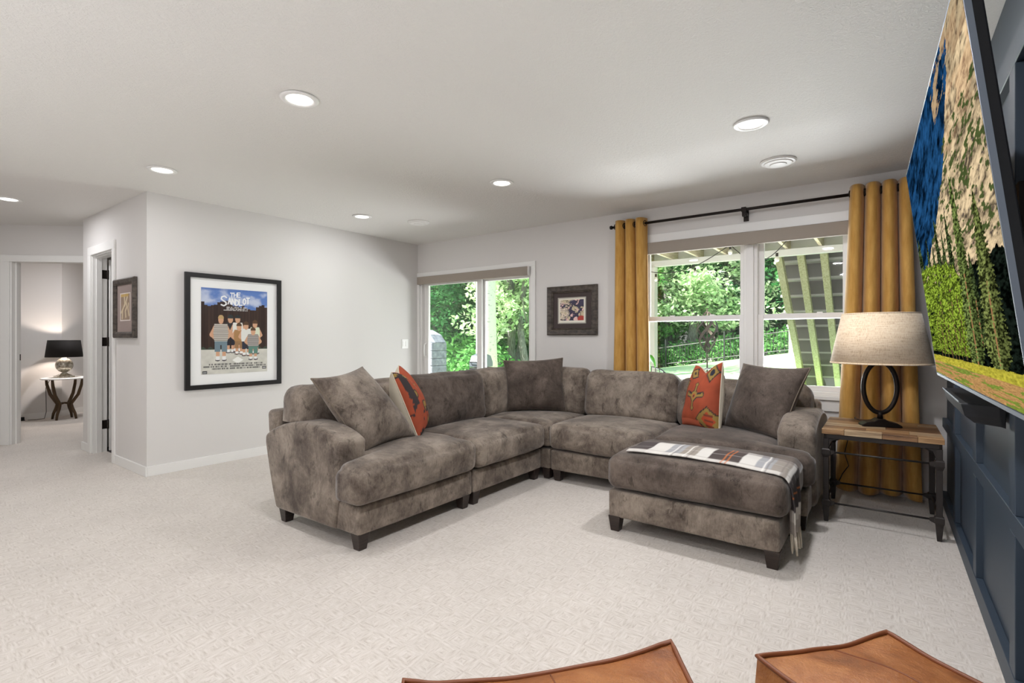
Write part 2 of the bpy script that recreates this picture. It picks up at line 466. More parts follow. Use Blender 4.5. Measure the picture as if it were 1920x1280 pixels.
# diagonal hall-end wall with a doorway into the bedroom
dg0 = np.array([-7.26, 1.74]); du = np.array([.7071, .7071]) * 1.0; du = np.array([.747, .665]); dn = np.array([-.665, .747])   # dn points into the bedroom
du = np.array([.745, .667]); dn = np.array([-.667, .745])
def dpt(t, d, z): q = dg0 + du * t + dn * d; return (q[0], q[1], z)
def dbox(mb, t0, t1, d0, d1, z0, z1):
    mb.add([dpt(t0, d0, z0), dpt(t1, d0, z0), dpt(t1, d1, z0), dpt(t0, d1, z0), dpt(t0, d0, z1), dpt(t1, d0, z1), dpt(t1, d1, z1), dpt(t0, d1, z1)],
           [(0, 3, 2, 1), (4, 5, 6, 7), (0, 1, 5, 4), (1, 2, 6, 5), (2, 3, 7, 6), (3, 0, 4, 7)]); return mb
T0, T1 = -.755, .12        # clear opening along the wall
mb = MB(); dbox(mb, -3.0, T0, 0, .12, 0, ZC); dbox(mb, T1, .66, 0, .12, 0, ZC); dbox(mb, T0, T1, 0, .12, 2.05, ZC)
struct('wall_diagonal', mb, M['wall'])
mb = MB(); dbox(mb, T0 - .085, T0 + .005, -.018, 0, 0, 2.03); dbox(mb, T1 - .005, T1 + .085, -.018, 0, 0, 2.03); dbox(mb, T0 - .085, T1 + .085, -.018, 0, 2.03, 2.105)
struct('trim_1', mb, M['trim'], bevel=.003)
mb = MB(); dbox(mb, T0, T0 + .018, .0005, .1195, 0, 2.032); dbox(mb, T1 - .018, T1, .0005, .1195, 0, 2.032); dbox(mb, T0, T1, .0005, .1195, 2.032, 2.05)
dbox(mb, T0 + .018, T0 + .03, .05, .09, 0, 2.03)
sj = struct('trim_2', mb, M['trim'])
mb = MB(); dbox(mb, T0 + .0181, T0 + .0205, .085, .115, .93, 1.0); mb.build('strike_plate', M['black_metal'], sj)
mb = MB(); dbox(mb, -2.9, T0 - .086, -.014, 0, 0, .085); struct('baseboard_diagonal', mb, M['trim'], bevel=.002)
struct('wall_far_left', MB().box(-11.7, -11.6, -3.7, 4.93, 0, ZC), M['wall'])
# bedroom walls seen through the doorway
struct('wall_bedroom', MB().box(-10.13, -10.02, -.5, 2.15, 0, ZC).prism([(-10.02, 2.15), (-11.5, 3.60), (-11.6, 3.5), (-10.13, 2.15)], 'z', 0, ZC), M['wall'])
struct('baseboard_bedroom', MB().box(-10.02, -10.006, -.5, 2.145, 0, .085).prism([(-10.006, 2.145), (-11.45, 3.56), (-11.46, 3.55), (-10.02, 2.145)], 'z', 0, .085), M['trim'])
struct('wall_bedroom_side', MB().box(-11.6, XL - .12, 4.2, 4.3, 0, ZC), M['wall'])
# baseboards
struct('baseboard_left', MB().box(XL, XL + .014, YH, YB - .0145, 0, .085), M['trim'], bevel=.002)
struct('baseboard_hall', MB().box(DX1 + .0625, XL + .014, YH - .014, YH, 0, .085).box(-6.862, DX0 - .085, YH - .014, YH, 0, .085).box(-6.876, -6.86, YH - .014, 2.0, 0, .085), M['trim'], bevel=.002)
struct('baseboard_back', MB().box(PX1 + .06, WX0 + 1.9, YB - .014, YB, 0, .085), M['trim'], bevel=.002)
# bathroom behind the hall door
struct('floor_bathroom', MB().box(-6.78, -5.3, YH + .12, 3.4, -.01, .004), M['tile'])
struct('wall_bathroom', MB().box(-6.78, -5.2, 3.4, 3.5, 0, ZC), M['wall'])
# hall door: casing, jamb, open leaf with three hinges
struct('trim_3', MB().box(DX0 - .085, DX0 + .004, YH - .018, YH, 0, 2.03).box(DX1 - .004, DX1 + .062, YH - .018, YH, 0, 2.03).box(DX0 - .085, DX1 + .062, YH - .018, YH, 2.03, 2.115), M['trim'], bevel=.003)
struct('trim_4', MB().box(DX0, DX0 + .016, YH + .0005, YH + .1195, 0, 2.018).box(DX1 - .016, DX1, YH + .0005, YH + .1195, 0, 2.018).box(DX0, DX1, YH + .0005, YH + .1195, 2.018, DZ)
       .box(DX0 + .016, DX0 + .027, YH + .03, YH + .075, 0, 2.018).box(DX0 + .0275, DX1 - .016, YH + .03, YH + .075, 2.006, 2.0175), M['trim'])
d1 = sempty('door_1', (DX0 + .03, YH + .13, .012))
MB().box(DX0 + .016, DX0 + .051, YH + .135, YH + .72, .012, 2.0).build('leaf', M['door'], d1, bevel=.002)
for z in (1.80, 1.10, .24):
    h = MB().box(DX0 + .0165, DX0 + .0195, YH + .076, YH + .119, z, z + .09).tube([(DX0 + .022, YH + .130, z - .003), (DX0 + .022, YH + .130, z + .093)], .007, 10)
    h.build('hinge', M['black_metal'], d1)

# ------------------------------------------------------------------ sliding patio door
trimn = [5]
def trim(mb, **kw):
    o = struct('trim_%d' % trimn[0], mb, M['trim'], bevel=.003, **kw); trimn[0] += 1; return o
trim(MB().box(PX0 - .038, PX0 + .006, YB - .018, YB, 0, 1.994).box(PX1 - .006, PX1 + .055, YB - .018, YB, 0, 1.994).box(PX0 - .038, PX1 + .055, YB - .018, YB, 1.994, 2.055))
d2 = sempty('door_2', ((PX0 + PX1) / 2, YB + .08, 0))
MB().box(PX0, PX0 + .035, YB + .001, YB + .159, .03, PZ - .035).box(PX1 - .03, PX1, YB + .001, YB + .159, .03, PZ - .035).box(PX0, PX1, YB + .001, YB + .159, PZ - .035, PZ).box(PX0, PX1, YB + .001, YB + .159, 0, .03).build('frame', M['vinyl'], d2, bevel=.003)
def slab(x0, x1, y, name):
    s = .075
    p = MB().box(x0, x0 + s, y, y + .04, .03, PZ - .035).box(x1 - s, x1, y, y + .04, .03, PZ - .035).box(x0 + s, x1 - s, y, y + .04, .03, .13).box(x0 + s, x1 - s, y, y + .04, PZ - .115, PZ - .035).build(name, M['vinyl'], d2, bevel=.003)
    MB().box(x0 + s - .005, x1 - s + .005, y + .017, y + .023, .125, PZ - .11).build('pane', M['glass'], p)
    return p
sp = slab(PX0 + .036, -4.0, YB + .045, 'sliding_panel')
slab(-4.06, PX1 - .031, YB + .095, 'fixed_panel')
MB().tube([(-4.965, YB + .04, .93), (-4.965, YB + .012, .945), (-4.965, YB + .006, 1.02), (-4.965, YB + .012, 1.095), (-4.965, YB + .04, 1.11)], .009, 10).build('handle', M['plastic_white'], sp)
t = thing('roller_shade', 'rolled-up taupe roller shade above the sliding patio door', 'shade', ((PX0 + PX1) / 2, YB - .03, 1.895))
MB().box(PX0 + .0, PX1 - .022, YB - .055, YB - .019, 1.895, 1.995).build('fabric_fascia', M['shade_fabric'], t, bevel=.006)
MB().box(PX1 - .022, PX1 - .014, YB - .055, YB - .019, 1.895, 1.997).build('end_cap', M['vinyl'], t)

# ------------------------------------------------------------------ twin window
trim(MB().box(WX0 - .055, WX0 + .006, YB - .018, YB, WZ0, 2.095).box(WX1 - .006, WX1 + .055, YB - .018, YB, WZ0, 2.095).box(WX0 - .055, WX1 + .055, YB - .018, YB, WZ1 - .005, 2.185).box(WX0 - .075, WX1 + .075, YB - .035, YB, WZ0 - .03, WZ0 + .0).box(WX0 - .055, WX1 + .055, YB - .018, YB, WZ0 - .12, WZ0 - .03))
wn = sempty('window_1', ((WX0 + WX1) / 2, YB + .08, WZ0))
MB().box(WX0, WX0 + .03, YB + .001, YB + .159, WZ0 + .03, WZ1 - .03).box(WX1 - .03, WX1, YB + .001, YB + .159, WZ0 + .03, WZ1 - .03).box(WX0, WX1, YB + .001, YB + .159, WZ1 - .03, WZ1).box(WX0, WX1, YB + .001, YB + .159, WZ0, WZ0 + .03).box(-.995, -.885, YB + .036, YB + .15, WZ0 + .03, WZ1 - .03).build('window_frame', M['vinyl'], wn, bevel=.003)
MB().box(-.968, -.912, YB + .012, YB + .035, WZ0 + .03, WZ1 - .03).build('mullion_cover', M['vinyl'], wn, bevel=.003)
def sash(x0, x1, z0, z1, y, s=.042):
    p = MB().box(x0, x0 + s, y, y + .035, z0, z1).box(x1 - s, x1, y, y + .035, z0, z1).box(x0 + s, x1 - s, y, y + .035, z0, z0 + s).box(x0 + s, x1 - s, y, y + .035, z1 - s, z1).build('sash', M['vinyl'], wn, bevel=.003)
    MB().box(x0 + s - .004, x1 - s + .004, y + .014, y + .019, z0 + s - .004, z1 - s + .004).build('pane', M['glass'], p)
    return p
for x0, x1 in ((WX0 + .03, -.995), (-.885, WX1 - .03)):
    sash(x0, x1, 1.345, WZ1 - .03, YB + .10)
    lo = sash(x0, x1, WZ0 + .03, 1.392, YB + .062)
    for fx in (.3, .7):
        xx = x0 + (x1 - x0) * fx
        MB().box(xx - .02, xx + .02, YB + .066, YB + .09, 1.392, 1.401).build('sash_lock', M['plastic_white'], lo)
t = thing('roller_shade', 'rolled-up taupe roller shade over the twin window between gold curtains', 'shade', ((WX0 + WX1) / 2, YB - .03, 1.99))
MB().box(WX0 - .0, WX1 + .0, YB - .06, YB - .019, 1.99, 2.10).build('fabric_fascia', M['shade_fabric'], t, bevel=.006)
for xa in (WX0 - .008, WX1 + .0005): MB().box(xa, xa + .0075, YB - .06, YB - .019, 1.988, 2.102).build('end_cap', M['vinyl'], t)

# ------------------------------------------------------------------ ceiling lights and vents
def disc_light(x, y):
    l = bpy.data.lights.new('downlight_lamp', 'AREA'); l.shape = 'DISK'; l.size = .13; l.energy = LAMP_W; l.color = (.965, .965, 1)
    o = bpy.data.objects.new('downlight_lamp', l); COL.objects.link(o); o.location = (x, y, ZC - .012); return o
dl = thing('recessed_light', 'lit round recessed ceiling light nearest the tall corner of the hall wall', 'ceiling light', (0, 0, ZC), 0, 'recessed ceiling lights')
MB().lathe([(.065, -.004), (.093, -.002), (.097, -.004), (.092, -.010), (.074, -.012), (.066, -.008)], (0, 0), 40, close=True).build('trim_ring', M['plastic_white'], dl, smooth=True, local=True, fixn=True)
MB().lathe([(.0001, -.0065), (.072, -.0065), (.072, -.004), (.0001, -.004)], (0, 0), 32).build('lens', M['lens'], dl, local=True, fixn=True)
lit = [(-4.33, 1.50, 'lit recessed ceiling light nearest the outer corner of the poster wall'), (-2.465, 1.48, 'largest lit recessed ceiling light, alone in the open middle of the ceiling'),
       (-2.485, 3.246, 'lit recessed ceiling light above the corner of the sofa, third from the poster wall'), (-4.335, 3.296, 'lit recessed ceiling light by the poster wall, beside the small round vent'),
       (-.625, 3.21, 'lit recessed ceiling light nearest the television and the large vent'), (-6.355, .993, 'lit recessed ceiling light in the hallway before the bedroom doorway')]
for i, (x, y, lb) in enumerate(lit):
    if i == 0: dl.location = (x, y, ZC); dl['label'] = lb; WL[dl.name] = ((x, y, ZC), 0)
    else: copy_tree(dl, (x, y, ZC), 0, lb)
    disc_light(x, y).data.energy *= (2.3 if x > -1 else 1.3 if x < -6 else .62 if x < -4 else .85)
for x, y in ((-.625, 1.48), (-4.33, -.26), (-2.465, -.26), (-.625, -.26), (-2.465, -2.1), (-.625, -2.1)):
    copy_tree(dl, (x, y, ZC), 0, 'lit recessed ceiling light behind the viewpoint, outside the picture'); disc_light(x, y).data.energy *= (2.3 if x > -1 and y > 1 else 1.6 if x > -1 else .7)
vt = thing('ceiling_vent', 'large round white ceiling vent with rings near the curtain rod', 'vent', (-.604, 4.015, ZC), 0, 'round ceiling vents')
MB().lathe([(.0001, 0), (.115, 0), (.118, -.006), (.108, -.014), (.094, -.016), (.09, -.022), (.082, -.024), (.0001, -.024)], (0, 0), 44).build('outer_ring', M['plastic_white'], vt, smooth=False, local=True, fixn=True)
MB().lathe([(.0001, -.024), (.055, -.024), (.053, -.030), (.045, -.032), (.0001, -.032)], (0, 0), 36).build('center_cap', M['plastic_white'], vt, local=True, fixn=True)
copy_tree(vt, (-4.061, 3.826, ZC), 0, 'small-looking round white ceiling vent near the corner over the patio door')

# ------------------------------------------------------------------ sectional sofa
S = thing('sectional_sofa', 'large grey-brown crushed velvet sectional sofa in an L shape on cream carpet', 'sofa', (-2.6, 4.0, 0))
V_ = M['velvet']
def leg(x, y, parent, sx=0, sy=0):
    MB().taper(x, y, 0, .095, .026, .038, dx=sx * .008, dy=sy * .008).build('leg', M['leg'], parent, bevel=.003)
BX0, BX1 = -3.15, -2.335          # left run back and front
RY0, RY1 = 3.60, 4.56             # right run front and back
bases = [(BX0, BX1, 1.752, 2.708), (BX0, BX1, 2.722, 3.60), (BX0, -2.255, 3.608, RY1), (-2.243, -1.372, RY0, RY1), (-1.360, -.375, 3.56, RY1)]
for i, (x0, x1, y0, y1) in enumerate(bases):
    soft_box(x0, x1, y0, y1, .088, .252, .016, (8, 8, 3), (.004, .004, 0), wr=.002, seed=i).build('base', V_, S, smooth=True)
    for lx in (x0 + (.02 if x0 < -3 else .055), x1 - .042):
        for ly in (y0 + .042, y1 - .055): leg(lx, ly, S)
# back frames
soft_box(-3.305, -3.17, 1.748, RY1, .12, .715, .035, (3, 16, 6), wr=.002, warp=lambda P: P + np.stack([.17 * (1 - np.clip((P[:, 2] - .1) / .5, 0, 1)) * (P[:, 0] < -3.2), 0 * P[:, 0], 0 * P[:, 0]], 1)).build('back_frame', V_, S, smooth=True)
soft_box(-3.17, -.385, 4.455, 4.585, .12, .715, .035, (20, 3, 6), wr=.002).build('back_frame', V_, S, smooth=True)
# arms: arched in profile, soft edges
def arch(a0, a1, b0, b1, ztop, zl, zr):
    """profile from bottom a0..a1 to top b0..b1, arched"""
    pts = [(a0, .088), (a1, .088)]
    for q in (.3, .6, .85): pts.append((a1 + (b1 - a1) * q ** .85, .088 + (zr - .06 - .088) * q))
    pts.append((b1, zr - .05))
    for k in range(13):
        t = k / 12; x = b1 + (b0 - b1) * t
        zz = zr + (zl - zr) * t + (ztop - (zr + (zl - zr) * .5)) * math.sin(math.pi * t) ** .8
        pts.append((x, zz))
    pts.append((b0, zl - .05))
    for q in (.85, .6, .3): pts.append((a0 + (b0 - a0) * q ** .85, .088 + (zl - .06 - .088) * q))
    return pts
def arm(profile, axis, a, b, bev=.042):
    o = MB().prism(profile, axis, a, b).build('arm', V_, S, bevel=bev, seg=5, smooth=True, fixn=True)
    return o
arm(arch(-3.17, -2.53, -3.30, -2.475, .672, .55, .595), 'y', 1.733, 1.915, .024)
arm(arch(4.50, 3.78, 4.56, 3.68, .690, .60, .60), 'x', -.565, -.345)
# seat cushions
def wA(P):
    k = sm(-2.50, -2.44, P[:, 0]); tgt = 1.93 * (1 - k) + 1.69 * k
    P[:, 1] = 2.70 - (2.70 - P[:, 1]) * (2.70 - tgt) / (2.70 - 1.93); return P
soft_box(-2.98, -2.275, 1.93, 2.70, .268, .468, .048, (22, 16, 4), (.015, .012, .045), warp=wA, wr=.006, ws=5, seed=1).build('seat_cushion', V_, S, smooth=True)
soft_box(-2.98, -2.275, 2.715, 3.585, .268, .458, .048, (12, 14, 4), (.015, .010, .04), wr=.006, ws=5, seed=2).build('seat_cushion', V_, S, smooth=True)
soft_box(-2.98, -2.262, 3.60, 4.32, .268, .458, .048, (12, 12, 4), (0, 0, .035), wr=.006, ws=5, seed=3).build('seat_cushion', V_, S, smooth=True)
soft_box(-2.25, -1.372, 3.565, 4.32, .268, .462, .048, (14, 12, 4), (.010, .015, .04), wr=.006, ws=5, seed=4).build('seat_cushion', V_, S, smooth=True)
def wE(P):
    k = sm(3.70, 3.64, P[:, 1]); tgt = -.57 * (1 - k) + -.345 * k
    P[:, 0] = -1.362 + (P[:, 0] + 1.362) * (tgt + 1.362) / (-.57 + 1.362); return P
soft_box(-1.362, -.57, 3.535, 4.32, .268, .468, .048, (16, 24, 4), (.010, .012, .045), warp=wE, wr=.005, ws=5, seed=5).build('seat_cushion', M['velvet_dark'], S, smooth=True)
# back cushions
kw = dict(wr=.010, ws=5.5)
soft_box(-3.17, -2.92, 1.752, 2.70, .43, .875, .085, (6, 18, 12), (.035, .0, .012), rot=(1, R(-8)), seed=11, warp=lambda P: np.stack([P[:, 0], np.maximum(P[:, 1], 1.745), np.maximum(P[:, 2], .655 - .25 * sm(1.92, 2.0, P[:, 1]))], 1), **kw).build('back_cushion', V_, S, smooth=True)
soft_box(-3.17, -2.92, 2.705, 3.60, .43, .885, .085, (6, 14, 8), (.035, .01, .012), rot=(1, R(-8)), seed=12, **kw).build('back_cushion', M['velvet_dark'], S, smooth=True)
soft_box(-3.17, -2.94, 3.605, 4.22, .43, .89, .08, (6, 10, 8), (.03, .01, .01), rot=(1, R(-7)), seed=13, **kw).build('back_cushion', V_, S, smooth=True)
soft_box(-2.93, -2.275, 4.24, 4.46, .43, .89, .08, (10, 6, 8), (.01, .03, .01), rot=(0, R(-7)), seed=14, **kw).build('back_cushion', V_, S, smooth=True)
soft_box(-2.27, -1.405, 4.21, 4.46, .43, .875, .085, (14, 6, 8), (.01, .035, .012), rot=(0, R(-8)), seed=15, **kw).build('back_cushion', V_, S, smooth=True)
soft_box(-1.40, -.43, 4.21, 4.46, .43, .845, .085, (14, 6, 8), (.01, .035, .012), rot=(0, R(-8)), seed=16, **kw).build('back_cushion', V_, S, smooth=True)

# ------------------------------------------------------------------ ottoman
O = thing('ottoman', 'long grey-brown velvet ottoman pushed against the sofa seat, plaid throw on top', 'ottoman', (-.89, 3.2, 0))
soft_box(-1.372, -.425, 2.875, 3.50, .088, .252, .016, (10, 8, 3), (.004, .004, 0), wr=.002, seed=21).build('base', V_, O, smooth=True)
soft_box(-1.378, -.395, 2.86, 3.52, .268, .462, .048, (16, 12, 4), (.012, .012, .035), wr=.004, ws=5, seed=22).build('cushion', M['velvet_dark'], O, smooth=True)
for lx in (-1.335, -.462):
    for ly in (2.912, 3.45): leg(lx, ly, O)

# ------------------------------------------------------------------ throw pillows
def pillow(name, label, BL, BR, TR, TL, T=.17, group='throw pillows on the sofa', front=None, back=None, chop=0.0, n=26, k=.09, seed=0, prt=None, wr=.006):
    BL, BR, TR, TL = [np.array(p, float) for p in (BL, BR, TR, TL)]
    nv = np.cross(BR - BL, TL - BL); nv /= np.linalg.norm(nv)
    c = (BL + BR) / 2
    th = thing(name, label, 'pillow', (c[0], c[1], min(BL[2], BR[2])), 0, group)
    e = np.sin(np.linspace(-math.pi / 2, math.pi / 2, n)); U, Vv = np.meshgrid(e, e)
    u = U * (1 - k * (1 - Vv ** 2)); v = Vv * (1 - k * (1 - U ** 2))
    v = v - chop * np.exp(-(U / .42) ** 2) * ((Vv + 1) / 2) ** 2
    s = ((u + 1) / 2)[..., None]; t = ((v + 1) / 2)[..., None]
    P = BL * (1 - s) * (1 - t) + BR * s * (1 - t) + TR * s * t + TL * (1 - s) * t
    h = (T * (np.clip(1 - U ** 2, 0, 1) * np.clip(1 - Vv ** 2, 0, 1)) ** .42 * .5)
    h = h * (1 + .15 * (-Vv))
    W = np.zeros(P.shape)
    for i in range(n):
        for j in range(n):
            q = P[i, j] * 9 + seed
            a = math.sqrt(max(0, (1 - U[i, j] ** 2) * (1 - Vv[i, j] ** 2)))
            W[i, j] = np.array(mnoise.noise_vector(Vector(q))) * wr * 2 * a
    F = P + nv * h[..., None] + W; B = P - nv * h[..., None] + W
    f = MB().grid(F.tolist())
    if prt is not None: f.c = np.concatenate([prt(U.ravel(), Vv.ravel()), np.ones((n * n, 1))], 1)
    f.build('front_cover', front or V_, th, smooth=True)
    b = MB().grid(B.tolist()); b.f = [q[::-1] for q in b.f]; b.build('back_cover', back or front or V_, th, smooth=True)
    rim = list(P[0, :]) + list(P[1:, -1]) + list(P[-1, -2::-1]) + list(P[-2:0:-1, 0])
    MB().tube([tuple(p) for p in rim], .0045, 6, closed=True).build('piping', back if back else M['piping'], th, smooth=True)
    return th
pillow('throw_pillow', 'large grey velvet throw pillow leaning by the arm nearest the framed film poster', (-2.585, 1.965, .478), (-2.62, 2.44, .50), (-2.845, 2.165, .99), (-2.80, 1.755, .94), T=.27, seed=1)
M['cream'] = mat('cream_cotton', lin(206, 196, 176), .9)
bump(M['cream'], noise(M['cream'], coords(M['cream'], (6, 6, 30)), 1.5, 4), .25, .008)

def kilim(kind):
    def f(u, v):
        img = np.zeros((len(u), 3)) + np.array(lin(160, 72, 44)[:3])
        n1 = fbm(u * 4 + 9, v * 4 + 9, 4, 3 + kind)
        img = img * (.75 + .5 * n1)[:, None]
        dk, gd, pk, cr = (52, 44, 44), (150, 122, 62), (196, 100, 70), (208, 180, 140)
        def P(mask, c):
            nonlocal img
            img = put(img, mask.astype(float), c)
        def disc(x, y, r): return ((u - x) ** 2 + (v - y) ** 2) < r * r
        if kind == 0:
            for s, c in ((.045, dk), (.0, gd)):
                r = np.hypot(u, v - .05)
                arm = ((abs(u) < .05 + s) & (abs(v - .05) < .42 + s)) | ((abs(v - .05) < .045 + s) & (abs(u) < .38 + s))
                P(arm | (r < .17 + s), c)
                for x, y in ((0, .48), (0, -.38), (.42, .05), (-.42, .05)): P(disc(x, y, .07 + s * .8), c)
            P(disc(0, .05, .09), (176, 84, 44)); P(disc(0, .05, .045), dk)
            for s, c in ((.05, dk), (0., gd)):
                P((abs(u + .80 - .25 * v) < .06 + s) & (abs(v + .05) < .5 + s), c)
                P((abs((u - .72) * .8) + abs(v + .72) < .40 + s), c); P((abs((u - .72)) + abs(v - .72) < .25 + s), c)
                P((abs(u + .45) * .6 + abs(v - .78) < .16 + s) & (u < .2), c)
            P((abs(u - .72) + abs(v + .70) < .26), (178, 72, 40)); P(((abs(u - .75) < .16) & (np.sin(v * 42) > .3) & (v < -.45)), (120, 60, 40))
            P(disc(.72, .72, .11), (40, 40, 52)); P(disc(-.42, .79, .06), dk)
            P((v < -.78) & (u < .3), pk)
        else:
            for s, c in ((.05, dk), (0., gd)):
                P(disc(-.25, -.28, .16 + s), c); P(disc(-.62, .18, .1 + s), c)
                P((abs(u - .62 - .2 * np.sin(v * 6)) < .07 + s) & (v < .25), c); P((abs(v - .60 + .3 * u) < .05 + s) & (u < .1), c)
                P((abs(u + .1) + abs(v + .74)) < .14 + s, c)
            P((abs(u + .78) < .16) & (n1 > .48), dk); P((v < -.30) & (v > -.48) & (n1 > .5), dk)
            P((u > .55) & (n1 > .62) & (v < 0), pk); P(disc(.35, -.85, .1), (60, 40, 60))
        return img
    return f
pillow('throw_pillow', 'orange and cream patterned pillow leaning on the grey pillow by the poster-side arm', (-2.61, 2.455, .485), (-2.87, 2.74, .495), (-3.0, 2.62, .975), (-2.755, 2.34, .946), T=.235, front=M['print_cloth'], back=M['cream'], chop=.30, n=70, seed=2, prt=kilim(1), k=.06)
pillow('throw_pillow', 'square dark grey velvet pillow standing in the inner corner of the sofa', (-2.905, 3.87, .49), (-2.44, 4.2, .49), (-2.521, 4.27, .99), (-2.986, 3.929, .964), T=.21, front=M['velvet_dark'], seed=3, k=.07)
pillow('throw_pillow', 'orange medallion pillow with cream back standing in front of the twin window', (-1.31, 4.12, .485), (-.985, 3.94, .475), (-.975, 4.01, 1.003), (-1.215, 4.15, .966), T=.23, front=M['print_cloth'], back=M['cream'], chop=.24, n=80, seed=4, prt=kilim(0), k=.06)
pillow('throw_pillow', 'tilted dark grey velvet pillow against the sofa arm beside the table lamp', (-1.0, 4.16, .49), (-.565, 3.90, .485), (-.404, 4.01, .98), (-.882, 4.254, .985), T=.24, front=M['velvet_dark'], seed=5, k=.08)

# ------------------------------------------------------------------ plaid throw blanket
B_ = thing('throw_blanket', 'brown, grey and white plaid throw with fringe draped over the ottoman end', 'blanket', (-.89, 3.1, .49))
ln_top, drop = .90, .36
nu, nvv = 150, 44
arcx = [];
def bl_pt(a, bq):
    """a: length along (0 at the window-side end), bq: 0..1 across (front to back)"""
    x = -1.285 + a; fold = .008 * math.sin(bq * 9 + a * 5) + .004 * math.sin(a * 23)
    yf = 2.945 - .02 * sm(.4, .9, a) ; yb = 3.245 + .02 * math.sin(a * 4)
    y = yf + (yb - yf) * bq
    xe = -.385
    if x < -1.335: z = .47
    def top(xx, yy):
        q1 = max(0., 1 - ((xx + .8865) / .4915) ** 2); q2 = max(0., 1 - ((yy - 3.19) / .33) ** 2)
        zz = .462 + .035 * math.sqrt(q1 * q2)
        ex = abs(xx + .8865) - .4915 + .062
        if ex > 0: zz -= .062 - math.sqrt(max(0, .062 ** 2 - min(ex, .062) ** 2))
        return zz
    r0 = -.385 - .055
    if x <= r0: return (x, y, top(x, y) + .012 + fold * .4)
    s = x - r0; R_ = .055
    if s < R_ * math.pi / 2:
        an = s / R_; z0 = top(r0, y) + .012
        return (r0 + R_ * math.sin(an), y + .015 * an * (bq - .3), z0 - R_ * (1 - math.cos(an)) + fold * .4)
    dd = s - R_ * math.pi / 2; z0 = top(r0, y) + .012 - R_
    yc = 3.06; gather = 1 - .38 * min(1, dd / .3)
    return (r0 + R_ + .004 + .014 * math.sin(bq * 16 + 1) * min(1, dd / .1), yc + (y - yc) * gather + .02 * dd, z0 - dd)
LEN = 1.20
g = [[bl_pt(LEN * i / (nu - 1), j / (nvv - 1)) for j in range(nvv)] for i in range(nu)]
mbk = MB().grid(g)
A_ = np.repeat(np.linspace(0, LEN, nu), nvv); Bq = np.tile(np.linspace(0, 1, nvv), nu)
img = np.zeros((nu * nvv, 3)) + np.array(lin(168, 160, 150)[:3])
def band(lo, hi, c, f=1.0, across=False):
    global img
    q = Bq if across else A_; img = img * (1 - f * ((q >= lo) & (q < hi))[:, None]) + np.array(lin(*c)[:3]) * (f * ((q >= lo) & (q < hi)))[:, None]
for lo, hi, c in ((0, .12, (74, 66, 66)), (.12, .22, (214, 210, 204)), (.22, .31, (158, 158, 161)), (.31, .40, (150, 141, 131)), (.40, .47, (212, 208, 202)), (.47, .64, (72, 62, 60)), (.64, .72, (214, 210, 204)),
                  (.72, .80, (160, 160, 163)), (.80, .88, (152, 144, 136)), (.88, .905, (214, 210, 204)), (.905, 1.07, (66, 59, 59)), (1.07, 1.13, (206, 200, 190)), (1.13, 1.3, (170, 160, 150))): band(lo, hi, c)
Bq0 = Bq; Bq = np.where(A_ > .86, 2.0, Bq); band(0, .14, (214, 209, 202), .85, True); Bq = Bq0; band(.14, .20, (150, 142, 136), .4, True); band(.88, 1.01, (120, 110, 108), .55, True); band(.48, .50, (220, 216, 210), .35, True)
for a0 in (.26, .345, .76, .83): band(a0, a0 + .007, (236, 232, 226), .8); band(a0 + .02, a0 + .026, (120, 112, 108), .6)
for a0 in (.55, .575, .985): band(a0, a0 + .008, (196, 112, 56), .8)
mbk.c = np.concatenate([img, np.ones((nu * nvv, 1))], 1)
mbk.build('cloth', M['print_cloth'], B_, smooth=True, solid=.006)
M['fringe'] = mat('cream_yarn', lin(206, 196, 178), .9)
for j in range(16):
    p0 = Vector(bl_pt(LEN - .004, (j + .5) / 16)); L0 = .085 + .03 * random.random(); sx = random.uniform(-.008, .012); sy = random.uniform(-.02, .02)
    MB().tube([p0, p0 + Vector((sx * .4, sy * .3, -L0 * .4)), p0 + Vector((sx, sy, -L0))], [.005, .006, .0035], 6).build('tassel', M['fringe'], B_, smooth=True)

# ------------------------------------------------------------------ curtains and rod
rod = thing('curtain_rod', 'thin dark bronze curtain rod above the twin window', 'curtain rod', (-1.0, 4.66, 2.285))
MB().tube([(-2.19, 4.672, 2.285), (.135, 4.672, 2.285)], .0125, 14).build('pole', M['black_metal'], rod, smooth=True)
for x in (-2.19, .135): MB().lathe([(.0001, 0), (.017, 0), (.019, .008), (.019, .02), (.0001, .022)], (0, 0), 16).build('finial', M['black_metal'], rod, smooth=True, local=True)
for o, x in zip([c for c in rod.children if c.name.startswith('finial')], (-2.205, .135)):
    o.rotation_euler = (0, R(90), 0); o.location = (x + 1.0, .005, 0)
for x in (-2.11, -.965, .10):
    MB().box(x - .012, x + .012, 4.652, 4.69, 2.225, 2.272).box(x - .018, x + .018, 4.69, 4.769, 2.235, 2.262).box(x - .018, x + .018, 4.65, 4.682, 2.264, 2.302).box(x - .02, x + .02, 4.755, 4.7695, 2.2, 2.31).build('bracket', M['black_metal'], rod)
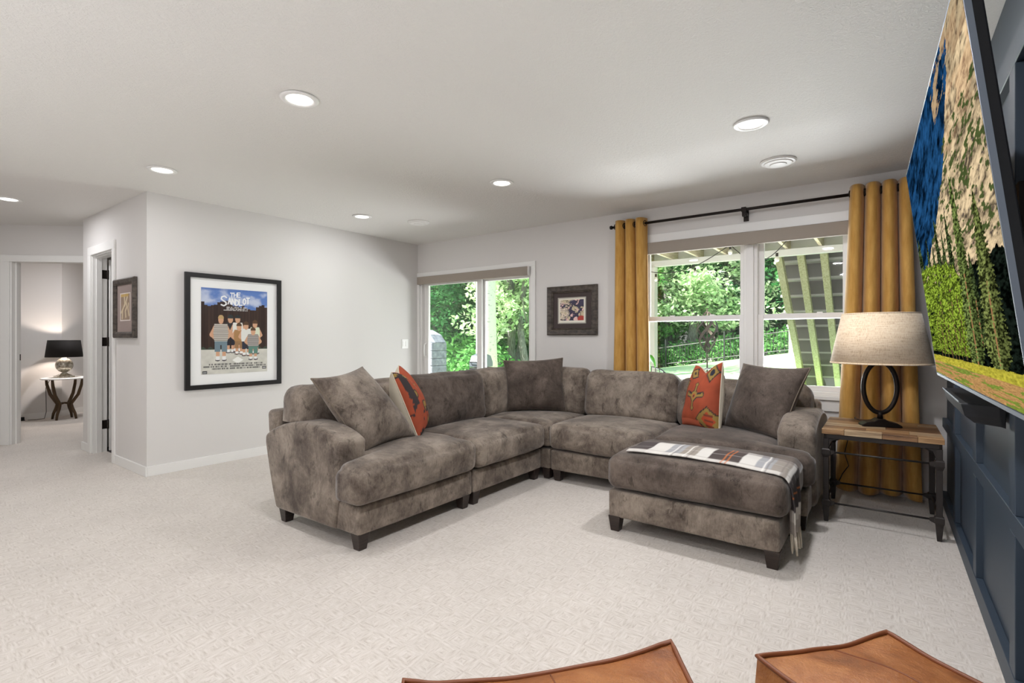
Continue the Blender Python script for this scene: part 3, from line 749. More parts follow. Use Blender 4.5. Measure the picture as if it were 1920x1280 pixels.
def curtain(name, label, xt0, xt1, xb0, xb1, nf, amp_t, amp_b, z0, ph, yb=4.665, seed=0):
    th = thing(name, label, 'curtain', ((xb0 + xb1) / 2, yb, z0), 0, 'gold velvet curtains')
    nu, nz = 150, 40
    zs = [2.338 - (2.338 - z0) * (k / (nz - 1)) for k in range(nz)]
    G = []
    for k, z in enumerate(zs):
        t = k / (nz - 1); row = []
        x0 = xt0 + (xb0 - xt0) * t ** 1.1; x1 = xt1 + (xb1 - xt1) * t ** 1.1
        amp = amp_t + (amp_b - amp_t) * t
        for i in range(nu):
            u = i / (nu - 1); a = 2 * math.pi * nf * u + ph
            wob = .5 * t * math.sin(u * 7 + seed) + .25 * t * math.sin(3 * u + z * 1.3 + seed)
            sh = 2 * abs(math.sin((a + wob) / 2)) ** .8 - 1
            x = x0 + (x1 - x0) * u - .010 * math.sin(a) * (1 - .3 * t)
            y = yb - amp * sh * (1 - .22 * t * math.sin(u * 11 + seed)) + .006 * t * math.sin(z * 5 + u * 9)
            row.append((x, y, z + (.012 * math.sin(u * 8 + seed) if k == nz - 1 else 0)))
        G.append(row)
    MB().grid(G).build('panel', M['curtain'], th, smooth=True, solid=.004)
    # grommets where the cloth crosses the pole
    for c in range(int(nf * 2) + 2):
        a = 2 * math.pi * (c // 2) + (.868 if c % 2 == 0 else 2 * math.pi - .868)
        u = (a - ph) / (2 * math.pi * nf)
        if not (.01 < u < .995): continue
        x = xt0 + (xt1 - xt0) * u - .010 * math.sin(a)
        ring = [(x + .006 * math.cos(q), yb + .026 * math.cos(q) * .9, 2.285 + .026 * math.sin(q)) for q in [2 * math.pi * j / 18 for j in range(18)]]
        MB().tube(ring, .0045, 6, closed=True).build('grommet', M['black_metal'], th, smooth=True)
    return th
curtain('curtain', 'narrow gold velvet grommet curtain hanging between the dark framed print and the window', -2.15, -1.835, -2.175, -1.80, 3.0, .050, .045, .03, .35, yb=4.672, seed=1.0)
curtain('curtain', 'wide gold velvet grommet curtain hanging behind the linen table lamp', -.205, .15, -.30, .215, 3.6, .074, .066, .03, .5, yb=4.655, seed=2.2)

# ------------------------------------------------------------------ side table
TX0, TX1, TY0, TY1, TZ = -.325, .285, 3.835, 4.455, .600
T = thing('side_table', 'mango wood side table on a dark iron frame beside the gold curtain', 'table', (-.02, 4.14, 0))
rows = [(TY0, TY0 + .075), (TY0 + .075, TY0 + .20), (TY0 + .20, TY0 + .33), (TY0 + .33, TY0 + .46), (TY0 + .46, TY0 + .545), (TY0 + .545, TY1)]
cuts = [[.2, .52, .8], [.38, .74], [.55], [.3, .68], [.46, .83], [.25, .6]]
for r_, (ya, yb) in enumerate(rows):
    xs = [0] + cuts[r_] + [1]
    for q in range(len(xs) - 1):
        xa = TX0 + (TX1 - TX0) * xs[q]; xb = TX0 + (TX1 - TX0) * xs[q + 1]
        MB().box(xa + .0006, xb - .0006, ya + .0006, yb - .0006, TZ - .032, TZ - .0012 * ((q + r_) % 2)).build('plank', M['mango'][(q * 2 + r_) % 3], T, bevel=.0015, seg=1)
I_ = M['iron']
LX = (-.302, .262); LY = (3.862, 4.428)
fr_ = MB()
for y in LY: fr_.box(LX[0], LX[1], y - .014, y + .014, TZ - .062, TZ - .033)
for x in LX: fr_.box(x - .014, x + .014, LY[0], LY[1], TZ - .062, TZ - .033)
fr_.build('apron', I_, T, bevel=.002)
for x in LX:
    for y in LY:
        sx = 1 if x < 0 else -1; sy = 1 if y < 4 else -1
        l = MB().box(x - .015, x + .015, y - .015, y + .015, .115, TZ - .063).taper(x, y, 0, .115, .011, .02)
        l.build('leg', I_, T, bevel=.002)
        for z in (.45, .122):
            kn = MB().taper(x, y, z - .035, z - .012, .0155, .023).taper(x, y, z - .012, z + .016, .023, .023).taper(x, y, z + .016, z + .022, .023, .017)
            kn.prism([(x + sx * .02, z - .02), (x + sx * .045, z - .007), (x + sx * .045, z + .007), (x + sx * .02, z + .014)], 'y', y - .012, y + .012)
            kn.build('knuckle', I_, T)
        # corner gusset under the apron
        MB().prism([(x + sx * .014, TZ - .062), (x + sx * .065, TZ - .062), (x + sx * .03, TZ - .078), (x + sx * .014, TZ - .12)], 'y', y - .008, y + .008).build('gusset', I_, T)
for z in (.45, .122):
    for y in LY: MB().tube([(LX[0] + .02, y, z), (LX[1] - .02, y, z)], .0058, 10).build('stretcher', I_, T, smooth=True)
    for x in LX: MB().tube([(x, LY[0] + .02, z), (x, LY[1] - .02, z)], .0058, 10).build('stretcher', I_, T, smooth=True)

# ------------------------------------------------------------------ table lamp
lx, ly = -.02, 4.165
la = thing('table_lamp', 'table lamp with wide linen drum shade and dark oval ring base', 'lamp', (lx, ly, TZ), R(16))
MB().prism([(-.112, 0), (.112, 0), (.112, .012), (.085, .028), (.04, .038), (.018, .052), (-.018, .052), (-.04, .038), (-.085, .028), (-.112, .012)], 'y', -.045, .045).build('base', M['black_metal'], la, local=True, bevel=.004, seg=2)
MB().tube([(0, 0, .05), (0, 0, .075), (0, 0, .095)], [.018, .014, .022], 14).build('neck', M['black_metal'], la, local=True, smooth=True)
rg = MB(); ring = []
for q in range(56):
    a = 2 * math.pi * q / 56; ring.append((.094 * math.cos(a), 0, .258 + .168 * math.sin(a)))
rg.tube(ring, .0145, 12, closed=True).build('oval_ring', M['black_metal'], la, local=True, smooth=True)
MB().tube([(0, 0, .42), (0, 0, .50), (0, 0, .56)], .008, 10).build('stem', M['black_metal'], la, local=True, smooth=True)
sh = MB().lathe([(.283, .418), (.216, .748), (.213, .748), (.280, .418)], (0, 0), 64, close=True).build('lamp_shade', M['linen'], la, local=True, smooth=True, fixn=True)
for pr_ in ([(.2838, .416), (.2830, .426), (.2790, .426), (.2795, .416)], [(.2175, .742), (.2160, .750), (.2125, .750), (.2130, .742)]):
    MB().lathe(pr_, (0, 0), 64, close=True).build('shade_trim', M['linen'], sh, local=True, smooth=True, fixn=True)
sp_ = MB()
for k in range(3):
    a = 2 * math.pi * k / 3; sp_.tube([(0, 0, .735), (.213 * math.cos(a), .213 * math.sin(a), .74)], .003, 6)
sp_.build('spider', M['black_metal'], la, local=True)
def w2l(x, y, z):
    c, s = math.cos(-R(16)), math.sin(-R(16)); return ((x - lx) * c - (y - ly) * s, (x - lx) * s + (y - ly) * c, z - TZ)
cp = [(-.06, 4.2, .62), (-.11, 4.26, .606), (-.16, 4.40, .606), (-.17, 4.47, .606), (-.175, 4.478, .55), (-.18, 4.475, .50), (-.215, 4.48, .43), (-.235, 4.5, .33), (-.21, 4.5, .24), (-.25, 4.52, .17), (-.275, 4.52, .10)]
MB().tube([w2l(*p) for p in cp], .0032, 6).build('cord', M['cord'], la, local=True, smooth=True)

# ------------------------------------------------------------------ framed pictures
def picture(name, label, O3, eu, en, w_, h_, fw, fd, inner, fm, mm, img, fillet=None, prof=None):
    """O3 lower-left outer corner on the wall, eu along the wall, en out of the wall; inner=(l,r,b,t) mat widths"""
    O3 = np.array(O3, float); eu = np.array(eu, float); en = np.array(en, float); ez = np.array([0, 0, 1.])
    th = thing(name, label, 'picture', tuple(O3 + eu * w_ / 2), 0)
    P = lambda u, d, z: tuple(O3 + eu * u + en * d + ez * z)
    def bar(mb, u0, u1, z0, z1, d0, d1):
        mb.add([P(u0, d0, z0), P(u1, d0, z0), P(u1, d1, z0), P(u0, d1, z0), P(u0, d0, z1), P(u1, d0, z1), P(u1, d1, z1), P(u0, d1, z1)], [(0, 3, 2, 1), (4, 5, 6, 7), (0, 1, 5, 4), (1, 2, 6, 5), (2, 3, 7, 6), (3, 0, 4, 7)])
    if prof is None: prof = [(0, fd), (fw, fd)]
    # mitred frame swept from a profile of (inset, depth)
    pr = [(0, .004)] + prof + [(fw, .008)]
    ringpts = []
    for ins, d in pr: ringpts.append([P(ins, d, ins), P(w_ - ins, d, ins), P(w_ - ins, d, h_ - ins), P(ins, d, h_ - ins)])
    mb = MB()
    for a in range(len(pr) - 1):
        for c in range(4):
            c2 = (c + 1) % 4; mb.add([ringpts[a][c], ringpts[a][c2], ringpts[a + 1][c2], ringpts[a + 1][c]], [(0, 1, 2, 3)])
    mb.build('frame', fm, th, weld=True)
    mb = MB(); bar(mb, fw - .004, w_ - fw + .004, fw - .004, h_ - fw + .004, .006, .012); mb.build('mat_board', mm, th, fixn=True)
    l, r, b, t = inner
    if fillet:
        mb = MB(); f = fillet
        for (u0, u1, z0, z1) in ((l - f, w_ - r + f, b - f, b), (l - f, w_ - r + f, h_ - t, h_ - t + f), (l - f, l, b, h_ - t), (w_ - r, w_ - r + f, b, h_ - t)): bar(mb, u0, u1, z0, z1, .012, .017)
        mb.build('fillet', M['silver'], th, fixn=True)
    print_sheet(img, O3 + eu * l + en * .0135 + ez * b, eu * (w_ - l - r), ez * (h_ - b - t)).build('art_print', M['print'], th)
    return th

def seg_d(U, V, pts):
    d = np.full(U.shape, 9.)
    for (x0, y0), (x1, y1) in zip(pts[:-1], pts[1:]):
        vx, vy = x1 - x0, y1 - y0; L2 = vx * vx + vy * vy + 1e-9
        t = np.clip(((U - x0) * vx + (V - y0) * vy) / L2, 0, 1); d = np.minimum(d, np.hypot(U - x0 - t * vx, V - y0 - t * vy))
    return d
GLY = {'T': [[(0, 1), (1, 1)], [(.5, 1), (.45, 0)]], 'H': [[(0, 1), (.05, 0)], [(1, 1), (.95, 0)], [(0, .5), (1, .55)]], 'E': [[(.9, 1), (0, 1), (0, 0), (.9, 0)], [(0, .52), (.75, .52)]],
       'S': [[(.95, .85), (.6, 1), (.15, .9), (.05, .68), (.4, .52), (.85, .38), (.9, .15), (.5, 0), (.05, .1)]], 'A': [[(0, 0), (.5, 1), (1, 0)], [(.22, .38), (.8, .38)]], 'N': [[(0, 0), (.05, 1), (.95, 0), (1, 1)]],
       'D': [[(0, 0), (.05, 1), (.6, .9), (1, .5), (.6, .08), (0, 0)]], 'L': [[(0, 1), (.02, 0), (.9, .05)]], 'O': [[(.5, 1), (.1, .75), (.05, .3), (.45, 0), (.9, .25), (.95, .7), (.5, 1)]]}
def write(img, U, V, text, x, y, wd, ht, gap, thick, col, rot=None, asp=1.0):
    for i, ch in enumerate(text):
        gx = x + i * (wd + gap); dy = (rot[i] if rot else 0)
        for st in GLY[ch]:
            d = seg_d(U, V * asp, [(gx + p[0] * wd, (y + dy + p[1] * ht) * asp) for p in st]); img = put(img, 1 - sm(thick * .7, thick * 1.2, d), col)
    return img
# poster picture: generic group of children in front of a board fence
nu, nv_ = 210, 270; U, V = np.meshgrid(np.linspace(0, 1, nu), np.linspace(0, 1, nv_))
cl = fbm(U * 4, V * 7 + 3, 5, 5)
img = np.zeros((nv_, nu, 3)) + np.array(lin(92, 126, 190)[:3])
img = put(img, sm(.5, .75, cl) * .8, (206, 212, 226)); img = put(img, sm(.96, 1.0, V) * .4, (70, 96, 160))
pw = 22; col_i = np.floor(U * pw).astype(int); hts = np.array([.84, .80, .79, .80, .81, .84, .85, .86, .86, .82, .80, .80, .79, .81, .78, .77, .76, .76, .80, .82, .83, .80, .80])
fence_m = (V < hts[np.clip(col_i, 0, 22)]) & (V > .29)
tone = np.random.default_rng(3).random(24)[np.clip(col_i, 0, 23)] * .6 + .4 * fbm(U * 30, V * 6, 3, 9)
fcol = np.array(lin(58, 42, 36)[:3]) * (.6 + .9 * tone[..., None]); img = np.where(fence_m[..., None], fcol, img)
img = np.where((fence_m & (((U * pw) % 1) < .08))[..., None], np.array(lin(36, 28, 26)[:3]), img)
gr = np.array(lin(206, 204, 194)[:3]) * (.85 + .3 * fbm(U * 9, V * 14, 4, 2))[..., None]; img = np.where((V <= .29)[..., None], gr, img)
img = put(img, ((V < .305 + .012 * np.sin(U * 60)) & (V > .285) & ((U < .3) | (U > .8))).astype(float), (62, 74, 62))
def kid(x, y0, hgt, shirt, pants, skin=(206, 160, 128), hair=(90, 66, 46), wide=1.0, cap=None, stripes=False):
    global img
    s = hgt; e = lambda cx, cy, rx, ry: ((U - cx) / rx) ** 2 + ((V - cy) / ry) ** 2 < 1
    for sx in (-1, 1):
        img = put(img, (e(x + sx * .035 * wide, y0 + .01, .035, .012)).astype(float), (70, 66, 70))
        img = put(img, ((abs(U - x - sx * .033 * wide) < .020 * wide) & (V > y0 + .01) & (V < y0 + s * .30)).astype(float), skin)
        img = put(img, ((abs(U - x - sx * .033 * wide) < .020 * wide) & (V > y0 + .012) & (V < y0 + s * .10)).astype(float), (232, 232, 230))
    img = put(img, ((abs(U - x) < .066 * wide) & (V > y0 + s * .20) & (V < y0 + s * .46) & ~((abs(U - x) < .008) & (V < y0 + s * .34))).astype(float), pants)
    for sx in (-1, 1):
        img = put(img, (seg_d(U, V, [(x + sx * .06 * wide, y0 + s * .74), (x + sx * .105 * wide, y0 + s * .56), (x + sx * .05 * wide, y0 + s * .47)]) < .016 * wide).astype(float), skin)
    body = (abs(U - x) < (.062 + .018 * np.cos((V - y0 - s * .6) / s * 6)) * wide) & (V > y0 + s * .42) & (V < y0 + s * .79)
    img = put(img, body.astype(float), shirt)
    if stripes: img = put(img, (body & (np.sin(V * 260) > .2)).astype(float) * .7, (110, 104, 98))
    img = put(img, e(x, y0 + s * .88, .038, .05).astype(float), skin)
    img = put(img, (e(x, y0 + s * .92, .041, .035) & (V > y0 + s * .90)).astype(float), cap or hair)
kid(.42, .24, .46, (52, 50, 52), (40, 42, 52), cap=(48, 56, 58)); kid(.53, .25, .45, (224, 222, 214), (44, 44, 54), cap=(40, 48, 50)); kid(.80, .22, .42, (214, 220, 196), (84, 110, 100))
kid(.55, .22, .38, (168, 128, 84), (150, 116, 80)); kid(.66, .20, .42, (222, 222, 216), (46, 52, 66)); kid(.77, .15, .40, (170, 164, 160), (96, 134, 122), wide=1.15, stripes=True)
kid(.28, .15, .55, (196, 190, 180), (112, 132, 142), hair=(188, 158, 110), wide=1.35, stripes=True)
img = put(img, (abs(U - .53) + abs(V - .155) * 2 < .085).astype(float), (236, 236, 230))
img = write(img, U, V, 'THE', .42, .905, .045, .05, .008, .0075, (240, 240, 240), (.0, .004, .008), 1.3)
img = write(img, U, V, 'S', .28, .80, .085, .115, .0, .0105, (240, 240, 240), None, 1.3)
img = write(img, U, V, 'ANDLOT', .385, .815, .046, .07, .010, .0095, (240, 240, 240), (.01, .004, -.006, -.002, .012, .022), 1.3)
hsh = np.random.default_rng(8).random((400, 400))
def words_(img, v0, u0, u1, col, hh=.008, dens=.35, f=.9):
    cells = hsh[np.clip((V[:, :] * 0 + v0 * 390).astype(int), 0, 399), np.clip((U * 120).astype(int), 0, 399)]
    return put(img, ((abs(V - v0) < hh) & (U > u0) & (U < u1) & (cells > dens)).astype(float) * f, col)
for k, (a, b) in enumerate(((.36, .68), (.36, .68), (.32, .68))): img = words_(img, .785 - .018 * k, a, b, (226, 224, 220), .005, .25)
for k, (a, b) in enumerate(((.10, .92), (.03, .98), (.15, .88))): img = words_(img, .110 - .026 * k, a, b, (70, 70, 70), .009, .3, .8)
for x0 in (.03, .93): img = put(img, ((abs(U - x0 - .02) < .032) & (abs(V - .022 - (.03 if x0 > .5 else 0)) < .018)).astype(float), (66, 66, 66)); img = put(img, ((abs(U - x0 - .02) < .022) & (abs(V - .022 - (.03 if x0 > .5 else 0)) < .004)).astype(float), (200, 200, 200))
picture('framed_poster', 'large black framed film poster with wide white mat on the white wall', (XL, 1.93, .711), (0, 1, 0), (1, 0, 0), .90, 1.07, .042, .03, (.137, .143, .135, .128), M['black_frame'], M['mat_white'], img)
# dark frame on the back wall: abstract ink figures
n_ = 90; U, V = np.meshgrid(np.linspace(0, 1, n_), np.linspace(0, 1, n_))
f1 = fbm(U * 5 + 1, V * 5 + 2, 3, 21); f2 = fbm(U * 6 + 7, V * 6 + 1, 3, 31); f3 = fbm(U * 3 + 3, V * 3 + 9, 2, 41)
im2 = np.zeros((n_, n_, 3)) + np.array(lin(226, 210, 190)[:3])
im2 = put(im2, (f3 > .56).astype(float), (64, 58, 84)); im2 = put(im2, (f2 > .60).astype(float), (232, 196, 190)); im2 = put(im2, ((f1 - .5) > .14).astype(float), (204, 190, 158))
for f in (f1, f2, f3): im2 = put(im2, 1 - sm(.008, .022, abs(f - .52)), (38, 34, 40))
im2 = put(im2, (((U - .86) ** 2 + (V - .14) ** 2) < .02).astype(float), (176, 64, 54))
bd = (U < .05) | (U > .95) | (V < .08) | (V > .95); im2 = put(im2, bd.astype(float), (232, 228, 214))
picture('framed_print', 'square dark brown carved frame with small abstract ink print beside the curtain', (-3.0, YB, 1.215), (1, 0, 0), (0, -1, 0), .61, .528, .075, .035, (.145, .145, .135, .135), M['brown_frame'], M['mat_brown'], im2, fillet=.012, prof=[(0, .03), (.012, .04), (.03, .034), (.055, .03), (.062, .022), (.068, .026), (.075, .018)])
# narrow frame on the hall wall: sepia branches
nu, nv_ = 70, 120; U, V = np.meshgrid(np.linspace(0, 1, nu), np.linspace(0, 1, nv_))
im3 = np.zeros((nv_, nu, 3)) + np.array(lin(150, 128, 108)[:3]) * (.8 + .4 * fbm(U * 6, V * 9, 4, 51))[..., None]
for pts in ([(.2, .1), (.25, .4), (.45, .6), (.4, .9)], [(.45, .55), (.7, .85)], [(.25, .4), (.1, .3)], [(.55, .15), (.5, .35), (.65, .5), (.6, .62)], [(.85, .2), (.75, .45), (.8, .6)]):
    im3 = put(im3, 1 - sm(.03, .06, seg_d(U, V, pts)), (214, 196, 164))
im3 = put(im3, ((V > .86) & (U > .05) & (U < .8)).astype(float) * .8, (202, 168, 90))
im3 = put(im3, ((U < .06) | (U > .94) | (V < .04) | (V > .96)).astype(float), (222, 210, 204))
picture('framed_drawing', 'narrow dark brown frame with a sepia branch drawing on the hall wall', (-5.82, YH, 1.185), (1, 0, 0), (0, -1, 0), .53, .54, .055, .035, (.135, .13, .155, .13), M['brown_frame'], M['mat_mauve'], im3, prof=[(0, .028), (.01, .036), (.04, .032), (.055, .02)])
# light switch
sw = thing('light_switch', 'white double light switch plate on the poster wall by the patio door', 'switch', (XL, 4.54, 1.105))
MB().box(XL, XL + .006, 4.485, 4.595, 1.045, 1.165).build('plate', M['plastic_white'], sw, bevel=.002)
for y in (4.515, 4.565): MB().box(XL + .006, XL + .010, y - .017, y + .017, 1.072, 1.138).build('rocker', M['plastic_white'], sw, bevel=.0015)

# ------------------------------------------------------------------ television and soundbar
tb = np.array([.19, 2.918, 1.038]); ta = R(1.3); tdv = np.array([math.sin(ta), -math.cos(ta), 0]); tt = R(6.84)   # tdv runs from the far end to the near end
nx = np.array([-math.cos(ta), -math.sin(ta), 0]); tup = math.cos(tt) * np.array([0, 0, 1.]) + math.sin(tt) * nx; tn = np.cross(tup, tdv); tn = tn if tn[0] < 0 else -tn
TW, TH = 1.578, .891
tv = thing('television', 'large wall television tilted down, showing a mountain cliff and pine meadow', 'television', (.25, 2.1, 1.0))
def tp(u, v, d): return tuple(tb + tdv * u + tup * v + tn * d)
def tbox(mb, u0, u1, v0, v1, d0, d1):
    mb.add([tp(u0, v0, d0), tp(u1, v0, d0), tp(u1, v1, d0), tp(u0, v1, d0), tp(u0, v0, d1), tp(u1, v0, d1), tp(u1, v1, d1), tp(u0, v1, d1)], [(0, 3, 2, 1), (4, 5, 6, 7), (0, 1, 5, 4), (1, 2, 6, 5), (2, 3, 7, 6), (3, 0, 4, 7)]); return mb
mb = MB(); tbox(mb, -.004, TW + .004, -.010, TH + .004, -.028, -.001); mb.build('body', M['tv_body'], tv, fixn=True, bevel=.003)
mb = MB(); e = .004
for q in ((-.006, TW + .006, -.013, -.003), (-.006, TW + .006, TH - .001, TH + .006), (-.006, .0, -.003, TH), (TW, TW + .006, -.003, TH)): tbox(mb, *q, -.010, .001)
mb.build('bezel', M['tv_edge'], tv, fixn=True)
mb = MB(); tbox(mb, .45, 1.1, .25, .65, -.055, -.028); mb.build('back_cover', M['tv_body'], tv, fixn=True)
mb = MB(); tbox(mb, .7, .9, .3, .6, -.10, -.055).box(.30, .345, 1.95, 2.35, 1.30, 1.62); mb.build('wall_mount', M['black_metal'], tv, fixn=True)
# the picture on the screen: cliff, pines and meadow, laid out straight on the panel
# A runs across the panel from the far end, Bv down from its top edge
nu, nv_ = 620, 500; U, V = np.meshgrid(np.linspace(0, 1, nu), np.linspace(0, 1, nv_))
A = 16 + 184 * U ** 1.45
Bv = np.interp(V, [0, .062, .09, .50, .64, .80, 1], [775, 699, 686, 352, 262, 130, 0])
big_ = fbm(A / 30, Bv / 30, 4, 71)
k1 = fbm((A + Bv * .5) / 16, (Bv - A * .8) / 26, 5, 85, 2.0, .62); k2 = fbm((A + .6 * Bv) / 5, (Bv - A) / 9, 4, 83, 2.0, .6)
rock = np.array(lin(214, 190, 152)[:3]) * (.10 + .70 * sm(.30, .62, k1) + .62 * sm(.30, .68, k2))[..., None]
rock = np.where((k2 < .30)[..., None], np.array(lin(96, 84, 76)[:3]) * (.5 + k1)[..., None], rock)
warm = sm(230, 120, Bv) * sm(.42, .6, big_); rock = rock * (1 - warm[..., None] * .35) + np.array(lin(236, 186, 138)[:3]) * warm[..., None] * .35
kb = fbm((A + .25 * Bv) / 9, (Bv - .3 * A) / 22, 5, 91, 2.0, .62)
blue = np.array(lin(30, 74, 118)[:3]) * (.10 + 1.35 * sm(.25, .8, kb) + .25 * (k2 - .5))[..., None]
xb = np.interp(Bv, [0, 19, 45, 80, 105, 122, 160, 207, 256, 286, 323, 359, 400, 440], [168, 166, 158, 150, 138, 132, 124, 112, 88, 74, 50, 30, 14, 6]) + 8 * (fbm(Bv / 9, A / 60, 3, 95) - .5)
img = np.where((A > xb)[..., None], rock, blue)
img = np.where(((Bv < 70 + 50 * (big_ - .5)) & (k1 > .46) & (A > 110))[..., None], rock * .62, img)
img = np.where(((A > xb - 6) & (fbm(A / 7, Bv / 9, 3, 101) > .60) & (Bv > 140) & (Bv < 420))[..., None], np.array(lin(84, 98, 54)[:3]) * (.4 + .9 * k2)[..., None], img)
dk_ = (Bv > 470 + 40 * (fbm(A / 9, Bv / 60, 3, 111) - .5) - .10 * A) & (Bv > 400)
img = np.where(dk_[..., None], np.array(lin(22, 30, 24)[:3]) * (.1 + 1.3 * sm(.35, .8, fbm(A / 4, Bv / 6, 4, 113)))[..., None], img)
def pine(img, xc, y0, y1, hw, col, sd):
    t = np.clip((y1 - Bv) / (y1 - y0), 0, 1); tier = ((Bv / 11 + sd * .37 + .8 * fbm(A / 14, Bv / 14, 2, sd)) % 1)
    half = hw * (1 - t) ** .7 * np.minimum(1, .55 + t * 4) * (.62 + .30 * tier + .45 * (fbm(A / 5 + sd, Bv / 5, 3, sd) - .3))
    mk = (abs(A - xc) < half) & (Bv > y0) & (Bv < y1); tx = fbm(A / 2.6 + sd, Bv / 3.4, 3, sd + 3)
    c = np.array(lin(*col)[:3]) * (.10 + 1.9 * sm(.30, .78, tx) * (.65 + .5 * tier))[..., None]; c = np.where((A > xc + 3)[..., None], c * .6, c)
    img = np.where(mk[..., None], c, img)
    return np.where(((abs(A - xc) < 1.3) & (Bv > y1 - .5 * (y1 - y0)) & (Bv < y1 + 2) & (tx < .56))[..., None], np.array(lin(168, 122, 84)[:3]), img)
for q in ((18, 250, 520, 9, 3), (37, 282, 560, 11, 5), (67, 262, 560, 13, 7), (83, 310, 560, 11, 9), (99, 286, 560, 13, 11), (52, 312, 560, 9, 13), (140, 420, 640, 14, 15)): img = pine(img, *q[:4], (66, 80, 46), q[4])
tops = np.interp(A, [18, 26, 45, 60, 84, 100, 112, 118], [352, 346, 372, 384, 404, 420, 462, 560]) + 26 * (fbm(A / 7, Bv / 30, 3, 133) - .5)
bl = fbm(A / 7, Bv / 12, 4, 131); tx = fbm(A / 2.4, Bv / 3.6, 3, 135)
gm = (Bv > tops) & (A < 122) & (bl > .30) & (Bv < 672 + 14 * (bl - .4))
img = np.where(gm[..., None], np.array(lin(140, 166, 56)[:3]) * (.14 + 1.35 * sm(.28, .8, tx) * np.where(bl > .42, 1.05, .62) * (1 - .25 * sm(560, 680, Bv)))[..., None], img)
for k in range(15):
    xt = 34 + 6.2 * k + 3 * math.sin(k * 2.1)
    img = np.where(((abs(A - xt - 1.2 * np.sin(Bv / 20 + k)) < .9) & (Bv > 540 + 40 * math.sin(k * 1.7)) & (Bv < 697) & (tx < .60))[..., None], np.array(lin(104, 84, 54)[:3]), img)
img = pine(img, 124, 236, 686, 23, (104, 120, 64), 23); img = pine(img, 166, 318, 686, 26, (110, 120, 66), 27)
mt_ = fbm(A / 3.2, Bv / 2.0, 4, 143); mc = np.array(lin(190, 146, 92)[:3]) * (.45 + 1.05 * mt_)[..., None]
mc = np.where(((fbm(A / 22, Bv / 7, 3, 145) > .57) | ((A > 165) & (Bv > 752 + .2 * (240 - A))))[..., None], np.array(lin(128, 146, 60)[:3]) * (.5 + .95 * mt_)[..., None], mc)
img = np.where((Bv > 699)[..., None], mc, img)
img = np.where(((Bv > 686 + 3 * (bl - .5)) & (Bv <= 699))[..., None], np.array(lin(196, 186, 66)[:3]) * (.35 + 1.1 * mt_)[..., None], img)
img = np.clip(img, 0, 1)
print_sheet(img, tp(.001, .001, .0012), tdv * (TW - .002), tup * (TH - .002)).build('screen', M['tv_screen'], tv)

sb = thing('soundbar', 'short matte black soundbar mounted under the television on the navy wall', 'speaker', (.28, 2.8, .88))
pf = [(.225, .948), (.236, .905), (.262, .882), (.338, .876), (.338, .952), (.24, .953)]
mb = MB(); ny = 14
rowsP = []
for k in range(ny):
    t = k / (ny - 1); y = 2.40 + (3.20 - 2.40) * t
    en_ = min(t, 1 - t) * (3.2 - 2.4); cv = 1 - math.sqrt(max(0, 1 - max(0, 1 - en_ / .075) ** 2))
    rowsP.append([(x + (.338 - x) * cv * .85, y, z) for x, z in pf])
mb.grid(rowsP, closed=True); mb.f.append(tuple(range(6))); mb.f.append(tuple(range((ny - 1) * 6, ny * 6))[::-1])
mb.build('body', M['plastic_black'], sb, fixn=True, bevel=.004)
MB().box(.2255, .228, 2.52, 3.16, .9485, .9525).build('top_edge', M['tv_edge'], sb)

# ------------------------------------------------------------------ leather poufs in the foreground
def pouf(label, A, Bc, Cc, ztop, sag, seed, ear):
    A, Bc, Cc = [np.array(p, float) for p in (A, Bc, Cc)]; D = A + Cc - Bc; c = (A + Cc) / 2
    th = thing('leather_pouf', label, 'pouf', (c[0], c[1], 0), 0, 'tan leather poufs')
    n = 26; e = np.linspace(0, 1, n)
    G = []
    for i in range(n):
        row = []
        for j in range(n):
            s, t = e[i], e[j]; q = A * (1 - s) * (1 - t) + Bc * s * (1 - t) + Cc * s * t + D * (1 - s) * t
            uu, vv = 2 * s - 1, 2 * t - 1
            edge = max(abs(uu), abs(vv)); cor = abs(uu * vv)
            pull = 1 - .035 * (1 - cor) * edge ** 4
            q = c + (q - c) * pull
            z = q[2] + ztop + sag * (1 - cor ** 2) * edge ** 3 * -1 + .030 * (1 - uu * uu) * (1 - vv * vv) + .012 * mnoise.noise(Vector((q[0] * 7 + seed, q[1] * 7, 1.0)))
            z += ear * max(0, cor - .8) * .25
            row.append((q[0], q[1], z))
        G.append(row)
    top = MB().grid(G).build('top_panel', M['leather'], th, smooth=True, fixn=True)
    rim = [G[i][0] for i in range(n)] + [G[-1][j] for j in range(1, n)] + [G[i][-1] for i in range(n - 2, -1, -1)] + [G[0][j] for j in range(n - 2, 0, -1)]
    sd = []
    for k in range(9):
        f = k / 8; row = []
        for (x, y, z) in rim:
            bul = 1 + .05 * math.sin(math.pi * f) - .04 * f
            row.append((c[0] + (x - c[0]) * bul, c[1] + (y - c[1]) * bul, z * (1 - f) + .004 * f))
        sd.append(row)
    MB().grid(sd, closed=True).build('side_panel', M['leather'], th, smooth=True, fixn=True)
    MB().tube([(x, y, z + .003) for x, y, z in rim], .006, 7, closed=True).build('piping', M['leather_seam'], th, smooth=True)
    MB().tube([(p[0], p[1], p[2] + .0005) for p in [G[n // 2][j] for j in range(1, n - 1)]], .0022, 5).build('seam', M['leather_seam'], th, smooth=True)
    return th
pouf('slumped tan leather pouf with a raised pinched corner, at the bottom edge below the ottoman', (-.90, .80, -.045), (-.435, 1.275, -.02), (-.09, .90, -.02), .425, .018, 1.0, .2)
pouf('flat-topped tan leather pouf with a straight seam, nearest the navy wall', (-.245, 1.33, 0), (.006, 1.655, -.008), (.30, 1.49, -.01), .418, .006, 4.0, .0)

